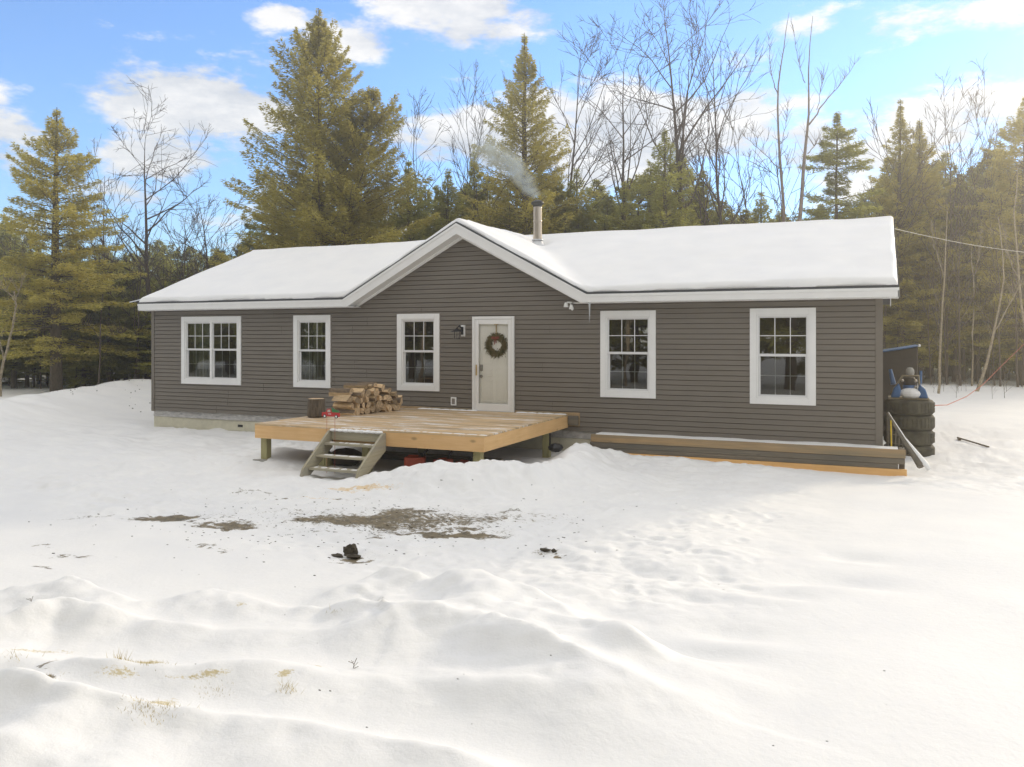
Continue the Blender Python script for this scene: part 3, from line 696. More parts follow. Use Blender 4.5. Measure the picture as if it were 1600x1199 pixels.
# chimney
mb = MB(); pz = 4.78
mb.lathe([(.115, 0), (.115, 1.13)], (10.13, 3.2, pz), 24); mb.lathe([(.118, 1.08), (.118, 1.13), (.10, 1.13)], (10.13, 3.2, pz), 24)
mb.lathe([(.118, .70), (.121, .71), (.121, .735), (.118, .745)], (10.13, 3.2, pz), 24)
ch = mb.build('chimney_pipe', M['steel'], house)
mb = MB(); mb.lathe([(.12, 1.10), (.125, 1.15), (.165, 1.18), (.165, 1.225), (.13, 1.25), (.05, 1.29), (0, 1.29)], (10.13, 3.2, pz), 24); mb.build('rain_cap', M['soot'], ch)
mb = MB(); mb.lathe([(.24, -.02), (.20, .08), (.135, .19), (.12, .22)], (10.13, 3.2, pz), 24); mb.lathe([(.135, .22), (.15, .225), (.15, .25), (.12, .26)], (10.13, 3.2, pz), 24); mb.build('flashing', M['grey_metal'], ch)
# security light under the soffit corner
mb = MB(); q = onY(890, 470, -.2); mb.lathe([(0, -.03), (.06, -.03), (.06, .0), (0, 0)], (q.x, q.y, 3.24), 12)
sl = mb.build('security_light', M['white_plastic'], house)
for dx, dz in ((-.07, -.02), (.05, -.07)):
    mb = MB(); mb.lathe([(.0, .03), (.03, .02), (.055, -.07), (.045, -.075), (0, -.06)], (q.x + dx, q.y - .03, 3.22 + dz), 12); mb.tube([(q.x, q.y, 3.23), (q.x + dx, q.y - .03, 3.23 + dz)], .012, 6); mb.build('lamp_head', M['white_plastic'], sl)
mb = MB(); mb.ball((q.x + .06, q.y, 3.08), .03, 8); mb.tube([(q.x + .02, q.y, 3.2), (q.x + .06, q.y, 3.08)], .012, 6); mb.build('motion_sensor', M['white_plastic'], sl)
# icicle
q = onY(921, 473, -.34)
mb = MB(); mb.lathe([(.028, 0), (.018, -.1), (.012, -.22), (.003, -.42), (0, -.43)], (q.x, q.y + .01, 3.215), 8); tag(mb.build('icicle', M['ice']), 'thin clear icicle hanging from the white fascia right of the gable', 'icicle')
# dish on the left eave
q = onY(207, 467, .6)
dsh = empty('satellite_dish', (-.55, .25, 3.45), 'flat grey rectangular satellite dish mounted off the left end of the eave', 'dish')
mt = Matrix.Translation((-.62, .25, 3.56)) @ Matrix.Rotation(R(14), 4, 'X') @ Matrix.Rotation(R(-8), 4, 'Y')
mb = MB(); mb.box(-.33, .33, -.24, .24, -.015, .015, mat=mt); mb.build('panel', simple('pale_grey_dish', (.62, .63, .66), .4), dsh, .01)
mb = MB(); mb.tube([(-.58, .27, 3.55), (-.5, .3, 3.46), (-.22, .33, 3.40)], .025, 8); mb.box(-.66, -.5, .2, .33, 3.515, 3.535); mb.build('mount', M['black_metal'], dsh)

# ------------------------------------------------------------------ deck
DX0, DX1, DY, DZ = 7.24, 12.16, -4.2, .82
deck = empty('deck', (9.7, -2.1, 0), 'low new pine deck on short posts in front of the door, dusted with snow', 'deck')
mb = MB(); n = 29; pw = (0 - DY - .05) / n
for i in range(n):
    y0 = DY + .0 + i * pw; jx = rnd.uniform(-.004, .004)
    if i % 3: mb.box(DX0 + jx, DX1 + jx, y0, y0 + pw - .006, DZ - .03, DZ + rnd.uniform(-.002, .002))
    else:
        xm_ = rnd.choice((9.5, 10.1, 10.6)); mb.box(DX0 + jx, xm_ - .002, y0, y0 + pw - .006, DZ - .03, DZ + rnd.uniform(-.002, .002)); mb.box(xm_ + .002, DX1 + jx, y0, y0 + pw - .006, DZ - .03, DZ)
mb.build('decking', M['decking'], deck, .003)
mb = MB(); mb.box(DX0, DX1, DY, DY + .038, DZ - .28, DZ - .032); mb.build('rim_board', M['deck_rim'], deck, .003)
for x in (DX0, DX1 - .038):
    mb = MB(); mb.box(x, x + .038, DY + .04, -.05, DZ - .28, DZ - .032); mb.build('rim_board', M['deck_rim_y'], deck, .003)
mb = MB()
for i in range(1, 12): x = DX0 + i * .41; mb.box(x, x + .038, DY + .04, -.05, DZ - .27, DZ - .033)
mb.build('joists', M['timber_tan'], deck)
mb = MB(); mb.box(7.3, 9.84, -.05, -.024, DZ - .25, DZ + .045); mb.box(10.91, 12.42, -.055, -.024, DZ - .25, DZ + .045); mb.build('ledger', M['timber_tan'], deck, .003)
mb = MB(); mb.box(12.17, 12.40, -.10, -.056, DZ - .22, DZ - .02); mb.build('ledger_end', M['timber_grey'], deck, .003)
for (x, y) in ((7.30, -4.1), (11.90, -4.1), (9.6, -4.05), (11.98, -1.1), (7.32, -1.1), (9.7, -2.2)):
    mb = MB(); w = .14; mb.box(x, x + w, y, y + w, -.15, DZ - .285); p = mb.build('post', M['post'], deck, .004)
    if y == -1.1 and x > 10:
        b2 = MB(); b2.box(x + w + .0, x + w + .006, y + .02, y + w - .02, .22, DZ - .25); b2.box(x + w + .007, x + w + .012, y + .045, y + .095, .24, DZ - .2); b2.build('bracket', M['black_metal'], p)
    if x < 7.4 and y < -4: b3 = MB(); b3.box(x - .12, x + w + .1, y - .1, y + w + .06, .05, gz(x, y - .15) + .03); b3.build('footing', M['concrete'], p, .01)
# snow lines frozen to the back edge of the deck and to the front corner
mb = MB()
for (x0, x1, w) in ((8.45, 9.8, .05), (10.95, 12.1, .04)):
    x = x0
    while x < x1: l = rnd.uniform(.1, .3); mb.ball((x + l / 2, -.085 - rnd.uniform(0, .02), DZ + .0), (l * .6, w, .022), 8, jit=.12, seed=int(x * 99)); x += l
x = 9.2
while x < 12.1: l = rnd.uniform(.08, .25); mb.ball((x + l / 2, DY + .05 + rnd.uniform(0, .03), DZ), (l * .55, .03, .010), 8, jit=.15, seed=int(x * 77)); x += l * 1.15
tag(mb.build('frozen_snow', M['snow']), 'narrow lines of frozen snow along the back and front edges of the deck', 'snow', kind='stuff')
# steps
stp = empty('wooden_steps', (9.45, -4.7, 0), 'weathered grey-green wooden steps with three treads leading up to the deck front', 'steps')
SX0, SX1, SZ = 9.02, 10.22, DZ - .045
for x in (SX0, SX1 - .045):
    mb = MB(); ft = gz(x, -5.0)
    pts = [(DY - .005, SZ), (DY - .10, SZ), (-5.04, ft + .13), (-5.13, ft - .06), (-4.93, ft - .06), (DY - .005, SZ - .31)]
    mb.prism(pts, 'x', x, x + .045); mb.build('stringer', M['stair_y'], stp, .003)
for i, (y, z) in enumerate(((-4.47, .575), (-4.70, .38), (-4.91, .185))):
    mb = MB(); mb.box(SX0 + .047, SX1 - .047, y, y + .21, z - .038, z); tr_ = mb.build('tread', M['stair'], stp, .004)
    b2 = MB()
    for k_ in range(7):
        xx = SX0 + .15 + k_ * .15; b2.ball((xx + rnd.uniform(-.05, .05), y + .11, z - .002), (rnd.uniform(.03, .10), rnd.uniform(.03, .08), .012), 8, jit=.15, seed=k_ + i * 9)
    b2.build('snow_dusting', M['snow'], tr_); tr_.children[0]['kind'] = 'stuff'
mb = MB(); mb.box(SX0 + .047, SX1 - .047, DY - .045, DY - .007, SZ - .17, SZ - .002); mb.build('riser', M['stair'], stp, .003)
mb = MB()
for k_ in range(9): mb.ball((SX0 + .12 + k_ * .12, DY - .06, SZ + .012), (.10, .06, .03), 8, jit=.15, seed=k_)
tag(mb.build('step_snow', M['snow']), 'strip of snow on the top edge of the wooden steps', 'snow', kind='stuff')
# things stored under the deck
def jerry(x, y, rz, label, s=1.0):
    e = empty('fuel_can', (x, y, gz(x, y)), label, 'fuel can')
    z = gz(x, y); mt = Matrix.Translation((x, y, z)) @ Matrix.Rotation(rz, 4, 'Z') @ Matrix.Scale(s, 4)
    mb = MB(); mb.box(-.17, .17, -.10, .10, 0, .27, mat=mt)
    for v0, v1 in ((-.17, .02),): mb.box(-.12, .06, -.03, .03, .27, .30, mat=mt)
    mb.build('body', M['red_plastic'], e, .03)
    mb = MB(); p = mt @ Vector((.12, 0, .27)); mb.tube([p, mt @ Vector((.15, 0, .34)), mt @ Vector((.22, 0, .40))], .022 * s, 8); mb.build('spout', M['dark_plastic'], e)
jerry(10.55, -3.75, .4, 'red fuel can under the deck just right of the steps', 1.1)
jerry(11.05, -3.6, 1.2, 'faded red fuel can in the middle of the dark space under the deck', .95)
jerry(11.55, -3.7, -.3, 'red fuel can under the deck beside the front right post', .95)
mb = MB(); mb.box(8.35, 8.65, -3.9, -3.7, -.05, .30); mb.box(8.66, 8.72, -3.9, -3.7, -.05, .28); tag(mb.build('timber_offcut', M['post'], None, .01), 'stubby greenish timber block under the deck left of the steps', 'timber')
mb = MB(); mb.box(8.8, 11.6, -2.6, -2.45, .03, .12); mb.box(8.9, 11.4, -2.43, -2.29, .03, .10); mb.box(9.0, 11.7, -2.56, -2.42, .125, .165); tag(mb.build('plank_stack', M['timber_grey'], None, .004), 'low stack of dark planks lying under the deck', 'planks')
mb = MB(); mb.ball((8.85, -3.5, .16), (.35, .3, .18), 12, jit=.08, seed=3); tag(mb.build('tarp_bundle', M['tarp']), 'dark bundled tarp under the deck behind the steps', 'tarp')
q = onY(868, 701, -1.2)
mb = MB(); mb.ball((q.x, q.y, q.z + .02), (.16, .13, .09), 12, jit=.1, seed=8); mb.ball((q.x + .08, q.y - .03, q.z + .05), (.08, .06, .05), 8, jit=.1, seed=9); tag(mb.build('rubbish_bag', M['dark_plastic']), 'small shiny black bag on the snow right of the deck', 'bag')

# ------------------------------------------------------------------ firewood
def logmesh(seed, l=.47, r=.075):
    rr = random.Random(seed); mb = MB(); kind = seed % 3
    if kind == 0: sec = [(0, 0, 0), (1.5, -.35, 0), (1.35, .35, 1), (1.0, .85, 1), (.5, 1.15, 1), (.05, 1.2, 0)]
    elif kind == 1: sec = [(-.8, -.3, 0), (.7, -.4, 0), (.95, .1, 1), (.6, .65, 1), (0, .8, 1), (-.6, .5, 1)]
    else: sec = [(-.7, -.35, 0), (.9, -.5, 0), (1.0, .3, 0), (.2, .75, 1), (-.6, .5, 1)]
    cx = sum(p[0] for p in sec) / len(sec); cy = sum(p[1] for p in sec) / len(sec)
    sec = [((p[0] - cx) * r * rr.uniform(.9, 1.15), (p[1] - cy) * r * rr.uniform(.9, 1.15), p[2]) for p in sec]
    ns = 5; nn = len(sec)
    rings = []
    for i in range(ns):
        x = -l / 2 + l * i / (ns - 1); jx = .012 if 0 < i < ns - 1 else 0.0
        k = rr.uniform(.93, 1.07); oy, oz = rr.uniform(-.006, .006), rr.uniform(-.006, .006)
        rings.append([(x + rr.uniform(-.008, .008), p[0] * k + oy, p[1] * k + oz) for p in sec])
    base = [v for rg in rings for v in rg]
    for j in range(nn):
        mi = 0 if (sec[j][2] and sec[(j + 1) % nn][2]) else 1
        mb.add(base, [(i * nn + j, i * nn + (j + 1) % nn, (i + 1) * nn + (j + 1) % nn, (i + 1) * nn + j) for i in range(ns - 1)], mi)
    mb.add(rings[0], [tuple(range(nn - 1, -1, -1))], 2); mb.add(rings[-1], [tuple(range(nn))], 2)
    me = mb.build('firewood_log', [M['log_bark'], M['log_wood'], M['log_end']])
    return me
protos = [logmesh(s, .46 + .05 * (s % 3), .080 + .012 * (s % 4)) for s in range(9)]
used = [False] * 9
LOGS = 'split firewood stacked on the deck'
def put_log(x, y, z, rz=0, roll=0, k=None, label=None):
    k = rnd.randrange(9) if k is None else k
    if not used[k]: o = protos[k]; used[k] = True
    else: o = protos[k].copy(); C.objects.link(o)
    o.location = (x, y, z); o.rotation_euler = (roll, 0, rz)
    tag(o, label or 'split firewood log with pale faces inside the heap stacked on the deck by the wall', 'firewood log', LOGS)
heights = [3, 4, 4, 4, 4, 4, 3, 3, 3, 2, 2]
yy = -2.15
for i, h in enumerate(heights):
    for r_ in range(h):
        xb = 7.83 + .022 * i + rnd.uniform(-.03, .03)
        if i in (5, 6, 7) and r_ == 2: pass
        put_log(xb, yy + (.055 if r_ % 2 else 0) + rnd.uniform(-.008, .008), DZ + .070 + r_ * .128 + rnd.uniform(-.012, .012), rnd.uniform(-.24, .24), rnd.uniform(0, 6.28))
    yy += .150
put_log(7.80, -1.62, DZ + .60, .30, .2, 1, 'pale split log lying askew on top of the firewood heap, left of the two topmost')
put_log(7.92, -1.38, DZ + .62, -.18, .4, 4, 'topmost pale split log at the peak of the firewood heap')
put_log(7.85, -1.50, DZ + .545, .1, 2.4, 2)
put_log(8.0, -1.28, DZ + .545, -.05, 1.4, 5)
put_log(7.72, -2.08, DZ + .50, .12, .6, 7, 'thick barked log at the front end of the top row of firewood, above the stump')
put_log(8.0, -1.0, DZ + .47, .2, 1.0, 3)
put_log(8.02, -.78, DZ + .36, .0, 2.0, 8)
for k_ in range(9):
    if not used[k_]: put_log(7.9, -1.0 + .1 * k_, DZ + .5, 0, 1, k_)
q = onZ(494, 652, DZ)
mb = MB(); prof = [(0, 0), (.155, 0), (.185, .03), (.18, .2), (.17, .37), (.16, .385)]; n = 18; vs = []
for r_, h in prof:
    for j in range(n):
        t_ = 2 * math.pi * j / n; k_ = 1 + .06 * math.sin(3 * t_ + 1) + .03 * math.sin(7 * t_); vs.append((q.x + r_ * k_ * math.cos(t_), q.y + r_ * k_ * math.sin(t_), DZ + h + .002))
mb.add(vs, [(i * n + j, i * n + (j + 1) % n, (i + 1) * n + (j + 1) % n, (i + 1) * n + j) for i in range(len(prof) - 1) for j in range(n)], 0, False)
mb.add(vs[-n:], [tuple(range(n))], 1)
tag(mb.build('chopping_block', [M['bark'], M['log_end']]), 'short upright log round with bark standing at the left end of the firewood heap', 'log round')
# garden stake shaped like a truck with a tree
ts = empty('truck_stake', (9.13, -4.33, gz(9.13, -4.33)), 'small flat red truck ornament carrying a green tree on two wire stakes before the deck', 'ornament')
tx, tz, ty, W = 9.13, 1.02, -4.33, .19
q0 = onY(503, 651, ty); q1 = onY(531, 651, ty); tx = (q0.x + q1.x) / 2; W = (q1.x - q0.x) / 2; tz = q0.z
mb = MB()
body = [(-1, .05), (-1, .55), (-.55, .62), (-.38, 1.05), (.02, 1.05), (.10, .60), (1, .55), (1, .05)]
mb.prism([(tx + a_ * W, tz + b_ * .14) for a_, b_ in body], 'y', ty - .004, ty + .004); bd = mb.build('truck_body', M['red'], ts)
mb = MB(); mb.prism([(tx + a_ * W, tz + b_ * .14) for a_, b_ in ((-.40, .62), (-.30, .92), (-.05, .92), (-.02, .62))], 'y', ty - .007, ty + .007); mb.build('cab_window', M['cable'], bd)
mb = MB()
for s in (-.25, -.12, -.02): mb.box(tx + s * W, tx + (s + .06) * W, ty - .007, ty - .005, tz + .045, tz + .062)
mb.box(tx - .25 * W, tx - .12 * W, ty - .0075, ty - .0055, tz + .05, tz + .055)
mb.build('white_lettering', M['white_plastic'], bd)
for s in (-.66, .62):
    mb = MB(); mb.lathe([(0, -.010), (.020, -.010)], (tx + s * W, ty, tz + .01), 14, 1, 'y'); mb.lathe([(.020, -.010), (.033, -.010), (.033, .010), (0, .010)], (tx + s * W, ty, tz + .01), 14, 0, 'y'); mb.build('wheel', [M['dark_plastic'], M['white_plastic']], ts)
mb = MB(); zz = tz + .085
for i in range(5): a_ = .05 + i * .16; mb.prism([(tx + W * a_ - .03, zz), (tx + W * a_ + .045, zz + .005), (tx + W * (a_ + .1) , zz + .085 - .012 * i)], 'y', ty + .005 + .0005 * i, ty + .009)
mb.build('tree', M['green'], ts)
mb = MB()
for s in (-.45, .45): mb.tube([(tx + s * W, ty, tz), (tx + s * W, ty, gz(tx, ty) - .1)], .0035, 5)
mb.build('stakes', M['rope'], ts)

# ------------------------------------------------------------------ planter of stacked timbers
pl = empty('timber_planter', (15.8, -.5, 0), 'long raised bed of stacked timbers along the right half of the house wall', 'planter')
PY = -.5
for (x0, x1, z0, z1, key, yo) in ((12.82, 18.70, .325, .475, 'timber_tan', 0), (12.80, 18.69, .218, .321, 'timber_grey', .006), (12.80, 18.58, .132, .214, 'timber_grey', -.004), (12.8, 18.72, -.25, .128, 'timber_new', -.03)):
    mb = MB(); mb.box(x0, x1, PY + yo, PY + yo + .09, z0, z1); mb.build('timber', M[key], pl, .005)
for x in (12.82, 18.60):
    mb = MB(); mb.box(x, x + .09, PY + .10, -.06, -.1, .47); mb.build('end_timber', M['timber_grey'], pl, .005)
xx = np.arange(12.9, 18.60, .04); yv = np.linspace(PY + .03, -.03, 22)
PX, PYY = np.meshgrid(xx, yv, indexing='ij'); PZ = .478 + .022 * fbm(PX * 1.5, PYY * 3, 400, 4) - .05 * sst(PY + .08, PY + .03, PYY) 
ii = np.arange(PX.size).reshape(PX.shape)
tag(npmesh('planter_snow', np.stack([PX, PYY, PZ], -1).reshape(-1, 3), np.stack([ii[:-1, :-1], ii[1:, :-1], ii[1:, 1:], ii[:-1, 1:]], -1).reshape(-1, 4), M['snow'], True), 'thin crust of snow filling the long timber raised bed', 'snow', kind='stuff')

# ------------------------------------------------------------------ right end: tyres, toy, rack, lean-to
TXc, TYc = 18.86, 2.7
tg = 'stacked old truck tyres'
places = ('topmost', 'second', 'third', 'lowest half buried')
for i in range(4):
    mb = MB(); z0 = 1.16 - .315 * (i + 1) + .01; r = .485
    prof = [(.27, .03), (.36, .0), (r - .04, .005), (r - .005, .05), (r, .10), (r, .21), (r - .005, .26), (r - .04, .305), (.36, .31), (.27, .28), (.24, .16), (.27, .03)]
    mb.lathe(prof, (TXc + (.0, .012, -.008, .01)[i], TYc + (.0, .01, -.01, 0)[i], z0), 40)
    for k_ in range(36):       # tread blocks round the edge
        a_ = 2 * math.pi * k_ / 36
        mt = Matrix.Translation((TXc, TYc, z0)) @ Matrix.Rotation(a_, 4, 'Z')
        for zz in (.055, .165): mb.box(r - .01, r + .008, -.028, .028, zz, zz + .09, mat=mt)
    tag(mb.build('truck_tyre', M['tyre']), '%s mud stained tyre in the stack at the right end of the house' % places[i], 'tyre', tg)
toy = empty('plastic_toy', (TXc, TYc, 1.17), 'blue and white plastic rider with tan frame, filled with snow, on top of the tyres', 'toy')
zt = 1.17
mb = MB(); mb.box(TXc - .40, TXc + .38, TYc - .30, TYc + .30, zt, zt + .04); mb.build('base', M['tan_wood'], toy, .01)
for s in (-1, 1):
    mb = MB(); mb.prism([(TXc + s * .18, zt + .04), (TXc + s * .36, zt + .04), (TXc + s * .30, zt + .24), (TXc + s * .20, zt + .34), (TXc + s * .16, zt + .22)][::(1 if s > 0 else -1)], 'y', TYc - .30, TYc - .08); mb.build('side_pod', M['blue_plastic'], toy, .03)
mb = MB(); mb.tube([(TXc - .30, TYc + .05, zt + .3), (TXc - .36, TYc + .12, zt + .62)], [.06, .035], 8); mb.build('fin', M['blue_plastic'], toy)
mb = MB(); mb.tube([(TXc + .22, TYc + .05, zt + .3), (TXc + .23, TYc + .1, zt + .60)], [.03, .03], 8); mb.build('fin', M['blue_plastic'], toy)
mb = MB(); mb.ball((TXc + .03, TYc - .20, zt + .13), (.23, .16, .12), 16, jit=.03); mb.build('snow_fill', M['snow'], toy)
mb = MB(); mb.lathe([(0, .18), (.13, .18), (.125, .40), (.10, .46), (0, .46)], (TXc + .01, TYc - .02, zt), 16); mb.build('seat', M['tarp'], toy)
mb = MB(); mb.lathe([(0, .02), (.13, .02), (.13, .16), (0, .16)], (TXc + .01, TYc - .1, zt + .14), 16); mb.build('tub', M['blue_plastic'], toy)
mb = MB(); mb.tube([(TXc - .36, TYc - .1, zt + .10), (TXc - .12, TYc - .12, zt + .50), (TXc + .18, TYc - .12, zt + .50), (TXc + .20, TYc - .12, zt + .20)], .022, 8); mb.build('frame', M['tan_wood'], toy)
mb = MB(); mb.lathe([(.075, .50), (.085, .56), (.08, .62), (.05, .665), (0, .675)], (TXc + .02, TYc, zt), 14); mb.build('headrest', M['concrete'], toy)
for dx, dz in ((-.13, .40), (.12, .40), (.12, .26)):
    mb = MB(); mb.ball((TXc + dx, TYc - .2, zt + dz), .035, 10); mb.build('chrome_ball', M['steel'], toy)
# dark lean-to against the far end wall
lt = empty('lean_to', (18.7, 6.0, 0), 'dark tarp covered lean-to with a blue top edge behind the tyre stack', 'shelter')
mb = MB(); mb.prism([(18.33, 0), (19.12, 0), (19.15, 2.25), (18.33, 2.10)], 'y', 5.4, 7.9); mb.build('tarp_side', M['tarp'], lt, .02)
mb = MB(); mb.prism([(18.33, 2.105), (19.2, 2.262), (19.2, 2.285), (18.33, 2.135)], 'y', 5.34, 7.95); mb.build('roof_edge', M['blue_plastic'], lt, .01)
mb = MB(); mb.ball((19.17, 5.33, 2.28), .035, 8); mb.build('knob', M['white_plastic'], lt)
# slatted ramp leaning by the planter
rk = empty('leaning_rack', (18.65, -.05, 0), 'slatted grey rack with snow on its sloping rail leaning at the house corner', 'rack')
a0 = Vector((18.42, .15, 1.07)); a1 = Vector((18.95, -.55, .22))
mb = MB(); mb.tube([a0, (a0 + a1) / 2 + Vector((0, 0, -.03)), a1], [.028, .035, .075], 8); mb.build('rail', M['timber_grey'], rk)
mb = MB()
for k_ in range(9):
    t_ = (k_ + .5) / 9.5; p = a0.lerp(a1, t_); mb.tube([p, Vector((p.x - .02, p.y, max(.35, gz(p.x, p.y) + .02)))], .010, 5)
for k_ in range(4):
    p0 = a0.lerp(a1, .05 + k_ * .05); z_ = .85 - .16 * k_; t_ = (a0.z - z_) / (a0.z - a1.z); p1 = a0.lerp(a1, t_); mb.tube([(18.42, .15, z_), p1], .008, 5)
mb.tube([(18.42, .15, .3), a0], .025, 6); mb.build('slats', M['timber_grey'], rk)
mb = MB(); mb.tube([a0 + Vector((.01, -.01, .02)), (a0 + a1) / 2 + Vector((.02, -.02, .015)), a1 + Vector((.05, -.02, .06)), a1 + Vector((.12, -.04, -.06))], [.004, .010, .045, .04], 8); mb.build('snow_cap', M['snow'], rk)
mb = MB(); mb.tube([(18.47, .0, .95), (18.48, -.02, .45)], .012, 5); mb.build('strap', M['yellow'], rk)

# rope, cable, sticks
mb = MB(); pts = [Vector((TXc + .49, TYc, 1.05)), onD(1480, 633, 22.5), onD(1510, 620, 25), onD(1535, 602, 28), onD(1565, 572, 31), onD(1600, 538, 34), onD(1625, 515, 36)]
mb.tube(pts, .011, 6); tag(mb.build('rope', M['rope']), 'red rope running from the tyre stack up to a tree at the right', 'rope')
mb = MB(); pts = []
for i in range(13):
    t_ = i / 12; p = onD(1378 + 300 * t_, 353 + 49 * t_ + 7 * math.sin(math.pi * t_), 26 + 8 * t_); pts.append(p)
mb.tube(pts, .010, 6); tag(mb.build('overhead_cable', M['cable']), 'pale overhead cable sagging from behind the roof to the right', 'cable')
mb = MB(); p0 = onZ(1496, 692, 0); p1 = onZ(1545, 705, 0); mb.box(p0.x, p0.x + .06, p0.y - .2, p0.y, gz(p0.x, p0.y) + .0, gz(p0.x, p0.y) + .04)
mb.tube([(p0.x, p0.y, gz(p0.x, p0.y) + .04), (p1.x, p1.y, gz(p1.x, p1.y) + .01)], .018, 6); tag(mb.build('stick', M['twig']), 'dark stick lying on the snow right of the tyre stack', 'stick')
# dark clod in the drive
q = onZ(545, 860, 0)
mb = MB(); mb.ball((q.x + .02, q.y, gz(q.x, q.y) + .04), (.095, .07, .075), 12, jit=.22, seed=4); mb.ball((q.x + .06, q.y, gz(q.x, q.y) + .08), (.05, .05, .05), 10, jit=.25, seed=44); mb.ball((q.x + .12, q.y - .1, gz(q.x, q.y) + .02), (.10, .06, .025), 10, jit=.25, seed=5); mb.ball((q.x - .08, q.y - .12, gz(q.x, q.y) + .01), (.08, .045, .02), 10, jit=.25, seed=6)
tag(mb.build('earth_clod', M['dirt_lump']), 'big dark lump of frozen earth in the middle of the snowy drive', 'clod')
q = onZ(852, 856, 0); mb = MB(); mb.ball((q.x, q.y, gz(q.x, q.y) + .01), (.07, .04, .02), 8, jit=.25, seed=14); mb.ball((q.x + .11, q.y, gz(q.x, q.y) + .01), (.03, .03, .025), 8, jit=.25, seed=15)
tag(mb.build('earth_clod', M['dirt_lump']), 'small dark clod of earth right of the big lump on the snow', 'clod')
# crumbs of dirt and bark: nobody could count them
mb = MB(); r2 = random.Random(21)
for i in range(460):
    if i < 420: u, v = r2.gauss(560, 190), r2.gauss(815, 28)
    elif i < 440: u, v = r2.uniform(0, 1600), r2.uniform(860, 1195)
    else: u, v = r2.uniform(0, 900), r2.uniform(760, 1150)
    if v < 765: continue
    q = onZ(u, v, 0); s = r2.uniform(.004, .013) * (1 if i < 420 else .45)
    mb.ball((q.x, q.y, gz(q.x, q.y)), (s * r2.uniform(1, 2.6), s, s * .5), 6, jit=.3, seed=i)
for i in range(60):
    q = Vector((r2.uniform(-10, -3), r2.uniform(2, 9), 0)); s = r2.uniform(.008, .025); mb.ball((q.x, q.y, gz(q.x, q.y) + .01), (s * 1.5, s, s * .7), 6, jit=.3, seed=i)
tag(mb.build('dirt_crumbs', M['dirt_lump']), 'scattered dark crumbs of earth and bark on the snow', 'debris', kind='stuff')
# straw poking through
mb = MB()
for (u, v, n, sp, h) in [(225, 1048, 260, .10, .025), (335, 1081, 120, .07, .02), (237, 1122, 260, .11, .03), (445, 1081, 40, .05, .05), (188, 1052, 30, .04, .06), (80, 1072, 30, .06, .03), (700, 802, 25, .3, .04), (520, 965, 16, .06, .04), (20, 1034, 30, .1, .04)]:
    c = onZ(u, v, .08)
    for i in range(n):
        x, y = c.x + r2.gauss(0, sp), c.y + r2.gauss(0, sp * .6); z = gz(x, y) - .01; l = h * r2.uniform(.5, 1.5); a_ = r2.uniform(0, 6.28); e = l * r2.uniform(.4, 1.3)
        p0 = Vector((x, y, z)); p1 = Vector((x + e * math.cos(a_), y + e * math.sin(a_), z + l)); w = Vector((-math.sin(a_), math.cos(a_), 0)) * .0022
        mb.add([p0 - w, p0 + w, p1], [(0, 1, 2)])
tag(mb.build('dry_grass', M['grass']), 'tufts of dry yellow grass poking through the snow in the foreground', 'grass', kind='stuff')

# ------------------------------------------------------------------ trees
def rot_about(d, ang, ax): return Matrix.Rotation(ang, 3, ax) @ d
class Tubes:
    def __init__(s): s.V = []; s.F = []; s.n = 0
    def add(s, P, Rr, k):
        P = np.asarray(P, float); m = len(P); D = np.gradient(P, axis=0); D /= np.linalg.norm(D, axis=1)[:, None] + 1e-9
        up = np.array([0, 0, 1.]) if abs(D[0, 2]) < .8 else np.array([1., 0, 0])
        A = np.cross(D, up); A /= np.linalg.norm(A, axis=1)[:, None] + 1e-9; B = np.cross(D, A)
        t = np.arange(k) * 2 * np.pi / k; rr = np.asarray(Rr)[:, None, None]
        V = P[:, None, :] + rr * (A[:, None, :] * np.cos(t)[None, :, None] + B[:, None, :] * np.sin(t)[None, :, None])
        idx = np.arange(m * k).reshape(m, k) + s.n
        q = np.stack([idx[:-1], np.roll(idx[:-1], -1, 1), np.roll(idx[1:], -1, 1), idx[1:]], -1).reshape(-1, 4)
        s.V.append(V.reshape(-1, 3)); s.F.append(q); s.n += m * k
    def get(s): return np.concatenate(s.V), np.concatenate(s.F)
